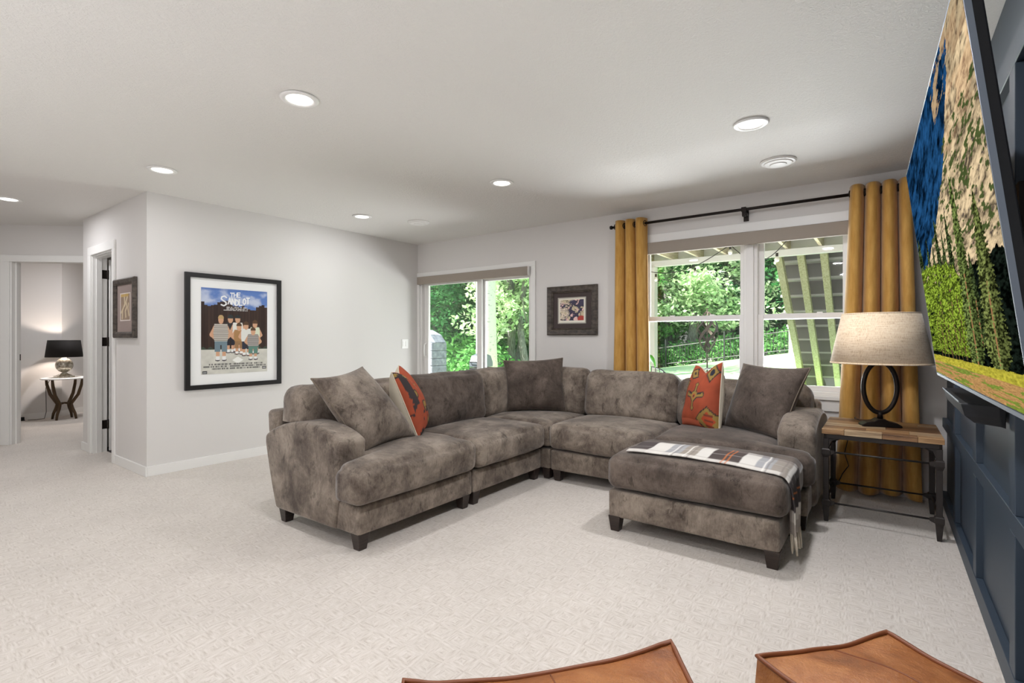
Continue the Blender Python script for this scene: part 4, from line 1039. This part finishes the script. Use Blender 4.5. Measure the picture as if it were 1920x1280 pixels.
# ------------------------------------------------------------------ bedroom beyond: table and lamp
bt = thing('accent_table', 'small round table with curved bronze legs in the room beyond the doorway', 'table', (-9.68, 2.08, 0))
MB().lathe([(.0001, .585), (.255, .585), (.265, .592), (.265, .60), (.255, .606), (.0001, .606)], (-9.66, 2.10), 40).build('table_top', M['mat_white'], bt, fixn=True)
for sx in (-1, 1):
    for sy in (-1, 1):
        pts = [(.225, .585), (.215, .50), (.175, .36), (.11, .26), (.085, .22), (.10, .16), (.135, .08), (.15, 0)]
        mb = MB(); path = []
        for r_, z in pts: path.append((-9.66 + sx * r_ * .74, 2.10 + sy * r_ * .74, z))
        mb.tube(path, [.016, .019, .021, .022, .022, .021, .018, .014], 8); mb.build('leg', M['bronze'], bt, smooth=True)
MB().tube([(-9.72, 2.04, .225), (-9.66, 2.10, .235), (-9.60, 2.16, .225)], .014, 8).tube([(-9.72, 2.16, .225), (-9.66, 2.10, .235), (-9.60, 2.04, .225)], .014, 8).build('cross_stretcher', M['bronze'], bt, smooth=True)
bl_ = thing('table_lamp', 'lit lamp with black drum shade and mercury glass globe on the bedroom table', 'lamp', (-9.66, 2.10, .606))
MB().box(-9.76, -9.56, 2.0, 2.2, .606, .632).taper(-9.66, 2.10, .632, .655, .085, .05).build('base', M['mercury'], bl_, bevel=.003)
prof = [(.05, .655), (.03, .675)] + [(.103 * math.sin(math.pi * (k + .9) / 11), .785 - .108 * math.cos(math.pi * (k + .9) / 11)) for k in range(10)] + [(.025, .90), (.018, .93)]
MB().lathe(prof, (-9.66, 2.10), 28).build('globe', M['mercury'], bl_, smooth=True, fixn=True)
MB().lathe([(.215, .905), (.185, 1.15), (.182, 1.15), (.212, .905)], (-9.66, 2.10), 40, close=True).build('lamp_shade', M['dark_shade'], bl_, smooth=True, fixn=True)
MB().tube([(-9.73, 2.05, .615), (-9.80, 1.98, .60), (-9.93, 1.95, .45), (-9.95, 1.96, .1), (-9.9, 1.93, .006), (-9.85, 1.85, .005), (-9.9, 1.75, .005)], .004, 6).build('cord', M['cord'], bl_, smooth=True)
pl_ = bpy.data.lights.new('bedroom_bulb', 'POINT'); pl_.energy = 14; pl_.shadow_soft_size = .03; pl_.color = (1, .85, .74)
po = bpy.data.objects.new('bedroom_bulb', pl_); COL.objects.link(po); po.location = (-9.66, 2.10, 1.03)
pd = thing('power_adapter', 'small black plug adapter on the bedroom carpet by the baseboard', 'adapter', (-9.93, 1.69, 0))
MB().box(-9.955, -9.915, 1.66, 1.72, .02, .05).taper(-9.935, 1.69, 0, .02, .035, .028).build('body', M['plastic_black'], pd, bevel=.004)
for x, y in ((-8.9, 2.4),): copy_tree(dl, (x, y, ZC), 0, 'added recessed ceiling light, unseen in the bedroom beyond'); disc_light(x, y).data.energy = 19  # added downlight, out of view, brightens the bedroom walls

# ------------------------------------------------------------------ outdoors
def gz(x, y):
    k = float(sm(9.5, 22, np.array(y))); return -.10 + k * min(max(.14 * (x + 7.6) * y / 21.0, -.6), 1.1) if y > 9.5 else -.10
struct('patio_slab_ground', MB().box(-10, 1.5, 4.93, 9.6, -.25, -.10), M['concrete'])
xs = np.linspace(-46, 16, 63); ys = np.linspace(9.5, 24.0, 24)
struct('lawn', MB().grid([[(x, y, gz(x, y) - .002) for x in xs] for y in ys]), M['lawn'], smooth=True)
ys = np.linspace(24, 90, 20)
struct('forest_ground', MB().grid([[(x * 1.6, y, gz(x * 1.6, 24) - .004 - (y - 24) * .015) for x in xs] for y in ys]), M['forest_floor'], smooth=True)

# deck overhead: beam, joists, boards, posts
dk = thing('deck', 'raised timber deck over the patio outside the twin window', 'deck', (-2.0, 6.5, -.1))
MB().box(-5.6, 1.2, 8.00, 8.09, 2.335, 2.43).build('beam', M['deck_white'], dk, bevel=.004)
for k in range(17):
    x = -5.55 + .405 * k; MB().box(x - .019, x + .019, 4.94, 8.25, 2.432, 2.62).build('joist', M['joist'], dk)
for k in range(23):
    y = 4.96 + .146 * k; MB().box(-5.6, 1.2, y, y + .139, 2.622, 2.648).build('deck_board', M['riser'], dk)
MB().box(-5.6, 1.2, 8.252, 8.29, 2.432, 2.65).build('rim_board', M['deck_white'], dk)
for x in (-3.06, .9): MB().box(x - .07, x + .07, 7.975, 8.115, -.1, 2.333).box(x - .085, x + .085, 7.96, 8.13, -.1, .06).build('post', M['deck_white'], dk, bevel=.004)

# stairs going down from the deck, seen from below
st = thing('deck_stairs', 'timber deck stairs seen from underneath, pale stringers and grey treads', 'stairs', (-.6, 9.5, -.1))
SY, SZ, RUN, RISE = 8.30, 2.55, .313, .235
for x in (-1.25, -.965, -.68, -.395, -.11):
    z0 = 2.36; y1 = SY + (z0 + .1) / .75
    MB().prism([(SY, z0), (SY + .0, z0 + .17), (y1 + .22, -.1), (y1, -.1)], 'x', x - .045, x + .045).build('stringer', M['treated'], st, bevel=.003)
for k in range(12):
    y0 = SY + RUN * k + .02; z = z0 + .19 - RISE * k
    if z < 0: break
    MB().box(-1.36, -.0, y0, y0 + RUN + .02, z, z + .036).build('tread', M['tread'], st)
    MB().box(-1.34, -.02, y0 + RUN - .012, y0 + RUN + .004, z - RISE + .03, z - .001).build('riser', M['riser'], st)
pc = thing('porch_post', 'white boxed post standing on the lawn beside the deck stairs', 'post', (-1.32, 9.75, -.1))
MB().box(-1.46, -1.29, 10.9, 11.07, -.1, 1.35).build('shaft', M['deck_white'], pc, bevel=.005)
MB().box(-1.48, -1.27, 10.88, 11.09, 1.35, 1.39).box(-1.48, -1.27, 10.88, 11.09, -.1, .1).build('cap', M['deck_white'], pc, bevel=.004)

# string lights under the deck
sg = thing('string_lights', 'dark string light cable with clear bulbs hanging below the deck beam', 'string lights', (-1.9, 7.6, 2.4))
cab = []
for (a, b, dz) in (((-3.3, 7.9, 2.33), (-1.75, 7.6, 2.50), .22), ((-1.75, 7.6, 2.50), (-.9, 7.2, 2.52), .30)):
    for k in range(13):
        t = k / 12; cab.append((a[0] + (b[0] - a[0]) * t, a[1] + (b[1] - a[1]) * t, a[2] + (b[2] - a[2]) * t - dz * math.sin(math.pi * t) * (1 if True else 0)))
MB().tube(cab, .006, 6).build('cable', M['cord'], sg, smooth=True)
for k in (3, 8, 13, 17, 22):
    x, y, z = cab[k]
    b = MB().lathe([(.0001, z - .02), (.016, z - .022), (.016, z - .065), (.0001, z - .067)], (x, y), 12).build('socket', M['cord'], sg, fixn=True)
    MB().lathe([(.012, z - .067), (.026, z - .085), (.032, z - .11), (.022, z - .135), (.0001, z - .142)], (x, y), 14).build('bulb', M['bulb'], b, smooth=True, fixn=True)

# fence along the lawn
fx0, fx1, FY = -22.0, 9.2, 21.6
fe = thing('fence', 'black metal picket fence at the far side of the lawn', 'fence', (-8, FY, .2))
pk = MB(); n_p = int((fx1 - fx0) / .12)
for i in range(n_p):
    x = fx0 + .12 * i; z = gz(x, FY); pk.box(x - .009, x + .009, FY - .009, FY + .009, z + .05, z + .98)
o = pk.build('pickets', M['iron_fence'], fe); o['kind'] = 'stuff'
for h_ in (.15, .86):
    MB().tube([(x, FY, gz(x, FY) + h_) for x in np.linspace(fx0, fx1, 40)], .017, 5).build('rail', M['iron_fence'], fe)
for i in range(14):
    x = fx0 + 2.4 * i; z = gz(x, FY); MB().box(x - .03, x + .03, FY - .03, FY + .03, z, z + 1.2).build('post', M['iron_fence'], fe)

# trees: three leafy crowns and trunks, copied
def leaves(centers, radii, counts, size, seed, flat=.55):
    r = np.random.default_rng(seed); V_l = []; 
    for c, rad, n in zip(centers, radii, counts):
        d = r.normal(size=(n, 3)); d /= np.linalg.norm(d, axis=1, keepdims=True)
        p = np.array(c) + d * (rad * r.random((n, 1)) ** .45) * np.array([1, 1, flat])
        nn = r.normal(size=(n, 3)) * .6 + np.array([0, -.15, .8]); nn /= np.linalg.norm(nn, axis=1, keepdims=True)
        a = np.cross(nn, r.normal(size=(n, 3))); a /= np.linalg.norm(a, axis=1, keepdims=True); b = np.cross(nn, a)
        s = size * (.6 + .8 * r.random((n, 1)))
        V_l.append(np.stack([p - a * s, p - b * s * .55 + nn * s * .12, p + a * s, p + b * s * .55 + nn * s * .12], 1))
    V_ = np.concatenate(V_l).reshape(-1, 3)
    mb = MB(); mb.v = V_.tolist(); mb.f = np.arange(len(V_)).reshape(-1, 4).tolist(); return mb
def crown_spec(r, zlo, zhi, rad, n, per):
    cs, rs, ns = [], [], []
    for i in range(n):
        z = zlo + (zhi - zlo) * (i + r.random()) / n; q = 1 - abs((z - zlo) / (zhi - zlo) - .45) * 1.1
        a = r.random() * 6.28; d = rad * q * r.random() ** .6
        cs.append((d * math.cos(a), d * math.sin(a), z)); rs.append(.55 + .55 * r.random()); ns.append(per)
    return cs, rs, ns
def make_tree(name, label, zlo, zhi, rad, n, per, lm, bark, tr_, seed, leaf=.10, group='trees beyond the lawn fence', trunk_h=None):
    r = np.random.default_rng(seed)
    t = thing(name, label, 'tree', (0, 40, 0), 0, group)
    mb = leaves(*crown_spec(r, zlo, zhi, rad, n, per), leaf, seed); o = mb.build('crown', lm, t, local=True); o['kind'] = 'stuff'
    hh = trunk_h or zhi * .85
    pts = [(.15 * math.sin(k * 1.3 + seed), .12 * math.cos(k * 1.7 + seed), -.3 + hh * k / 7) for k in range(8)]; pts[0] = (0, 0, -.3)
    tb_ = MB().tube(pts, [tr_ * (1.25 if k == 0 else 1 - .10 * k) for k in range(8)], 10)
    for k in range(9):
        z = zlo + (zhi - zlo) * r.random() * .75; a = r.random() * 6.28; l = rad * (.5 + .4 * r.random())
        tb_.tube([(.1 * math.sin(seed), .1, z - .5), (l * .5 * math.cos(a), l * .5 * math.sin(a), z), (l * math.cos(a), l * math.sin(a), z + .3)], [tr_ * .32, tr_ * .2, .01], 6)
    tb_.build('trunk', bark, t, local=True, smooth=True)
    return t
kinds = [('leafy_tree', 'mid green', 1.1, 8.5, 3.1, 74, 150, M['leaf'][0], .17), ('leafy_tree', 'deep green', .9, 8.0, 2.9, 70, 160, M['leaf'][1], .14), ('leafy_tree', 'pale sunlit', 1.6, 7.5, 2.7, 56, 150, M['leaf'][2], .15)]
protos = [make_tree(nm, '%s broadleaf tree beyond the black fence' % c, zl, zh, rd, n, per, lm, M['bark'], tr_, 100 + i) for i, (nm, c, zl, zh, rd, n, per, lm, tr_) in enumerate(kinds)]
spots = [(-13.8, 27, 0), (-11.6, 24.2, 1), (-10.2, 27.5, 2), (-9.3, 25.5, 2), (-8.2, 24.0, 0), (-6.6, 27.4, 1), (-5.3, 24.6, 1), (-4.2, 27, 0), (-3.0, 24.4, 1), (-1.6, 27.5, 0), (-12.4, 32, 1), (-15.6, 33, 0), (-8.4, 33, 1), (-5.4, 34, 0), (-2.0, 34, 1),
         (-17.0, 22.5, 0), (-19.5, 26.5, 1), (-14.6, 18.2, 1), (-13.0, 15.6, 0), (-11.0, 15.5, 2), (-16.8, 17.5, 0), (-11.9, 18.8, 1), (-19.2, 21.0, 1), (-20.5, 19.4, 0), (-7.0, 22.9, 2), (-5.5, 23.4, 2), (-9.7, 13.9, 2), (-13.4, 13.4, 1), (-15.4, 14.6, 0), (-22.5, 24.5, 0), (.4, 24.6, 1), (2.2, 26.5, 0), (3.6, 24.2, 1), (5.4, 27.0, 0), (7.2, 24.8, 1), (1.4, 31, 1), (6.0, 32, 0), (9.5, 28, 1), (-24, 28.5, 1), (-12.9, 22.0, 1)]
cnt = [0, 0, 0]
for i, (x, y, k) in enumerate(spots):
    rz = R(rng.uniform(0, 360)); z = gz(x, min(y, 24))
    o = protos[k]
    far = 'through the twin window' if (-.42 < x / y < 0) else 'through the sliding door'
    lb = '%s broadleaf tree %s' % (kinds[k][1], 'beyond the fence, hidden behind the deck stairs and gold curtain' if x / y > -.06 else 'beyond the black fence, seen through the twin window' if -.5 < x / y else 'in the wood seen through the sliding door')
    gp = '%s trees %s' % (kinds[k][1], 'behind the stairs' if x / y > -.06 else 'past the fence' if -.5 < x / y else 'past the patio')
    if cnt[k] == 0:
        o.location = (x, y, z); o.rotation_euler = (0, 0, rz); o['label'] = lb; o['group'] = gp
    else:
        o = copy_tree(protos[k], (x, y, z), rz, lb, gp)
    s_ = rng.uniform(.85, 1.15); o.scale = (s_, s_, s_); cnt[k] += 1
# bare-trunked trees
bt_ = thing('birch_tree', 'sunlit white-barked trunk right of the sliding door stile', 'tree', (-8.87, 11.0, -.1))
MB().tube([(-8.95, 11, -.2), (-8.96, 11, 1.0), (-8.98, 11, 2.6), (-9.0, 11.05, 4.6), (-9.0, 11, 9)], [.33, .29, .275, .25, .2], 14).build('trunk', M['bark_white'], bt_, smooth=True)
o = leaves([(-9.0 + .9 * math.cos(k), 11 + .9 * math.sin(k), 8.6 + .3 * (k % 3)) for k in range(8)], [.8] * 8, [120] * 8, .09, 77).build('crown', M['leaf'][0], bt_); o['kind'] = 'stuff'
for i, (px_x, yy, rr, lb) in enumerate(((-10.7, 14.5, .14, 'grey tree trunk right of the white-barked trunk, through the sliding door'), (-6.85, 23.0, .17, 'thick grey trunk behind the metal wind spinner'), (-4.75, 23.4, .20, 'thick grey trunk left of the deck stairs, beyond the fence'), (-5.6, 24.5, .11, 'slim grey trunk left of the thick one near the stairs'), (-8.3, 23.6, .10, 'slim dark trunk at the left of the twin window view'))):
    tt_ = thing('tall_tree', lb, 'tree', (px_x, yy, gz(px_x, yy) - .1))
    z = gz(px_x, yy)
    MB().tube([(px_x, yy, z - .2), (px_x + .05, yy, z + 2), (px_x - .05, yy, z + 4.5), (px_x, yy, z + 8)], [rr * 1.2, rr, rr * .9, rr * .7], 12).build('trunk', M['bark'], tt_, smooth=True)
    o = leaves([(px_x + 1.0 * math.cos(k), yy + 1.0 * math.sin(k), z + 6.5 + .5 * (k % 3)) for k in range(9)], [.9] * 9, [90] * 9, .10, 200 + i).build('crown', M['leaf'][1], tt_); o['kind'] = 'stuff'
# low shrubs along the fence and by the patio
sb_ = thing('shrub', 'low leafy shrub growing behind the black fence', 'shrub', (0, 40, 0), 0, 'shrubs behind the fence')
o = leaves([(0, 0, .35), (.5, .1, .3), (-.5, 0, .3), (.2, .2, .7), (-.3, .1, .65)], [.5] * 5, [150] * 5, .07, 301, .8).build('foliage', M['leaf'][0], sb_, local=True); o['kind'] = 'stuff'
MB().tube([(0, 0, -.1), (.05, 0, .3), (.2, .1, .6)], [.03, .02, .01], 6).tube([(0, 0, -.1), (-.1, 0, .3), (-.3, .1, .6)], [.03, .02, .01], 6).build('stem', M['bark'], sb_, local=True)
for i in range(16):
    x = -13.5 + .78 * i; y = FY + .7 + .5 * rng.random(); z = gz(x, min(y, 24)); s_ = rng.uniform(.75, 1.1)
    o = sb_ if i == 0 else copy_tree(sb_, (x, y, z), rng.uniform(0, 6))
    o.location = (x, y, z); o.scale = (s_, s_, s_)
for x, y, s_, lb in ((-11.6, 13.1, 1.5, 'large leafy shrub past the stone pier, low in the sliding door view'), (-10.2, 12.6, 1.2, 'leafy shrub behind the white-barked trunk')):
    o = copy_tree(sb_, (x, y, gz(x, y)), 1.0, lb, 'shrubs past the patio'); o.scale = (s_, s_, s_)

# stone pier on the patio
sp2 = thing('stone_pier', 'grey stone outdoor fireplace pier at the left of the sliding door view', 'fireplace', (-9.2, 9.05, -.1))
z = -.1
for row in range(6):
    hgt = (.20, .17, .22, .18, .19, .2)[row]
    for c_, (a, b) in enumerate(((0, .42), (.43, .80)) if row % 2 else ((0, .30), (.31, .80))):
        q = rng.uniform(0, .02)
        MB().box(-9.66 + a, -9.66 + b, 8.80 - q, 9.3, z + .008, z + hgt).build('stone', M['stone'], sp2, bevel=.015)
    z += hgt
MB().prism([(-9.74, z), (-8.83, z), (-9.0, z + .2), (-9.3, z + .32), (-9.74, z + .32)], 'y', 8.86, 9.26).build('chimney_slope', M['stone'], sp2, bevel=.02)
# grill
gr_ = thing('grill', 'grey lidded barbecue grill on the patio below the white trunk', 'grill', (-5.85, 7.1, -.1))
MB().prism([(6.9, .66), (7.3, .66), (7.3, .74), (7.24, .86), (7.1, .90), (6.96, .86), (6.9, .74)], 'x', -6.02, -5.79).build('lid', M['grill'], gr_, bevel=.01)
MB().box(-6.02, -5.79, 6.9, 7.3, .48, .65).build('firebox', M['iron_fence'], gr_, bevel=.006)
for x in (-5.98, -5.83):
    for y in (6.94, 7.26): MB().box(x - .02, x + .02, y - .02, y + .02, -.1, .48).build('leg', M['iron_fence'], gr_)
MB().tube([(-5.98, 6.91, .74), (-5.98, 6.86, .75), (-5.83, 6.86, .75), (-5.83, 6.91, .74)], .01, 8).build('handle', M['iron_fence'], gr_)
# wind spinner
ws_ = thing('wind_spinner', 'twisted copper wind spinner on a pole on the lawn', 'wind spinner', (-2.5, 9.2, -.1))
MB().tube([(-2.5, 9.2, -.1), (-2.5, 9.2, 1.7)], .012, 8).build('pole', M['rust'], ws_)
for k in range(6):
    a0 = 2 * math.pi * k / 6; P_ = []
    for i in range(25):
        t = i / 24; zz = .92 + .70 * t; rr = .185 * math.sin(math.pi * (.03 + .94 * t)) ** .9; a = a0 + t * math.pi * 1.0
        P_.append([(-2.5 + rr * math.cos(a - .24), 9.2 + rr * math.sin(a - .24), zz), (-2.5 + (rr + .004) * math.cos(a + .24), 9.2 + (rr + .004) * math.sin(a + .24), zz + .03)])
    MB().grid(P_).build('vane', M['rust'], ws_, solid=.004)
# wire patio chairs
ch = thing('patio_chair', 'black wire patio chair on the patio, left of the pair behind the sofa back', 'chair', (-2.55, 6.6, -.1), R(20), 'wire patio chairs')
def wire(mb, pts, r=.009): mb.tube(pts, r, 6); return mb
bk = MB(); hoop = []
for k in range(19):
    a = math.pi * k / 18; hoop.append((.24 * math.cos(a), .22 + .03 * math.sin(a), .72 + .16 * math.sin(a)))
wire(bk, [(.24, .18, .42)] + hoop + [(-.24, .18, .42)]).build('back_hoop', M['iron_fence'], ch, local=True)
for k in range(1, 9):
    x = -.24 + .48 * k / 9; zt = .72 + .16 * math.sqrt(max(0, 1 - (x / .24) ** 2)); MB().tube([(x, .19, .42), (x, .24, zt)], .005, 5).build('back_wire', M['iron_fence'], ch, local=True)
MB().box(-.24, .24, -.24, .2, .41, .43).build('seat', M['iron_fence'], ch, local=True, bevel=.008)
for x in (-.22, .22):
    for y in (-.22, .18): MB().tube([(x, y, 0), (x * .95, y * .95, .41)], .011, 6).build('leg', M['iron_fence'], ch, local=True)
copy_tree(ch, (-1.95, 6.75, -.1), R(-25), 'black wire patio chair on the patio, right of the pair behind the sofa back')
# potted plant by the window
pp = thing('potted_plant', 'broad-leaved green potted plant outside the lower left window pane', 'plant', (-2.72, 6.4, -.1))
MB().lathe([(.0001, -.1), (.13, -.1), (.18, .28), (.185, .30), (.165, .30), (.16, .26), (.0001, .26)], (-2.72, 6.4), 24).build('pot', M['pot'], pp, smooth=True, fixn=True)
for k in range(11):
    a = 2 * math.pi * k / 11 + .3; L_ = .30 + .14 * ((k * 7) % 5) / 5; hz = .55 + .42 * ((k * 3) % 7) / 7
    c0 = Vector((-2.72, 6.4, .26)); c1 = Vector((-2.72 + .5 * L_ * math.cos(a), 6.4 + .5 * L_ * math.sin(a), hz + .2)); c2 = Vector((-2.72 + L_ * math.cos(a), 6.4 + L_ * math.sin(a), hz + .05))
    pts = [c0.lerp(c1, t / 4) for t in range(5)]
    side = Vector((-math.sin(a), math.cos(a), 0)); G = []
    for i in range(7):
        t = i / 6; p = c1.lerp(c2, t) + Vector((0, 0, .06 * math.sin(math.pi * t))); wd = .085 * math.sin(math.pi * (.08 + .9 * t)) ** .7
        G.append([p - side * wd + Vector((0, 0, .03)), p, p + side * wd + Vector((0, 0, .03))])
    lf = MB().grid([[tuple(q) for q in row] for row in G]).build('leaf', M['plant_leaf'], pp, smooth=True, solid=.003)
    MB().tube(pts, .006, 5).build('stalk', M['plant_leaf'], lf)
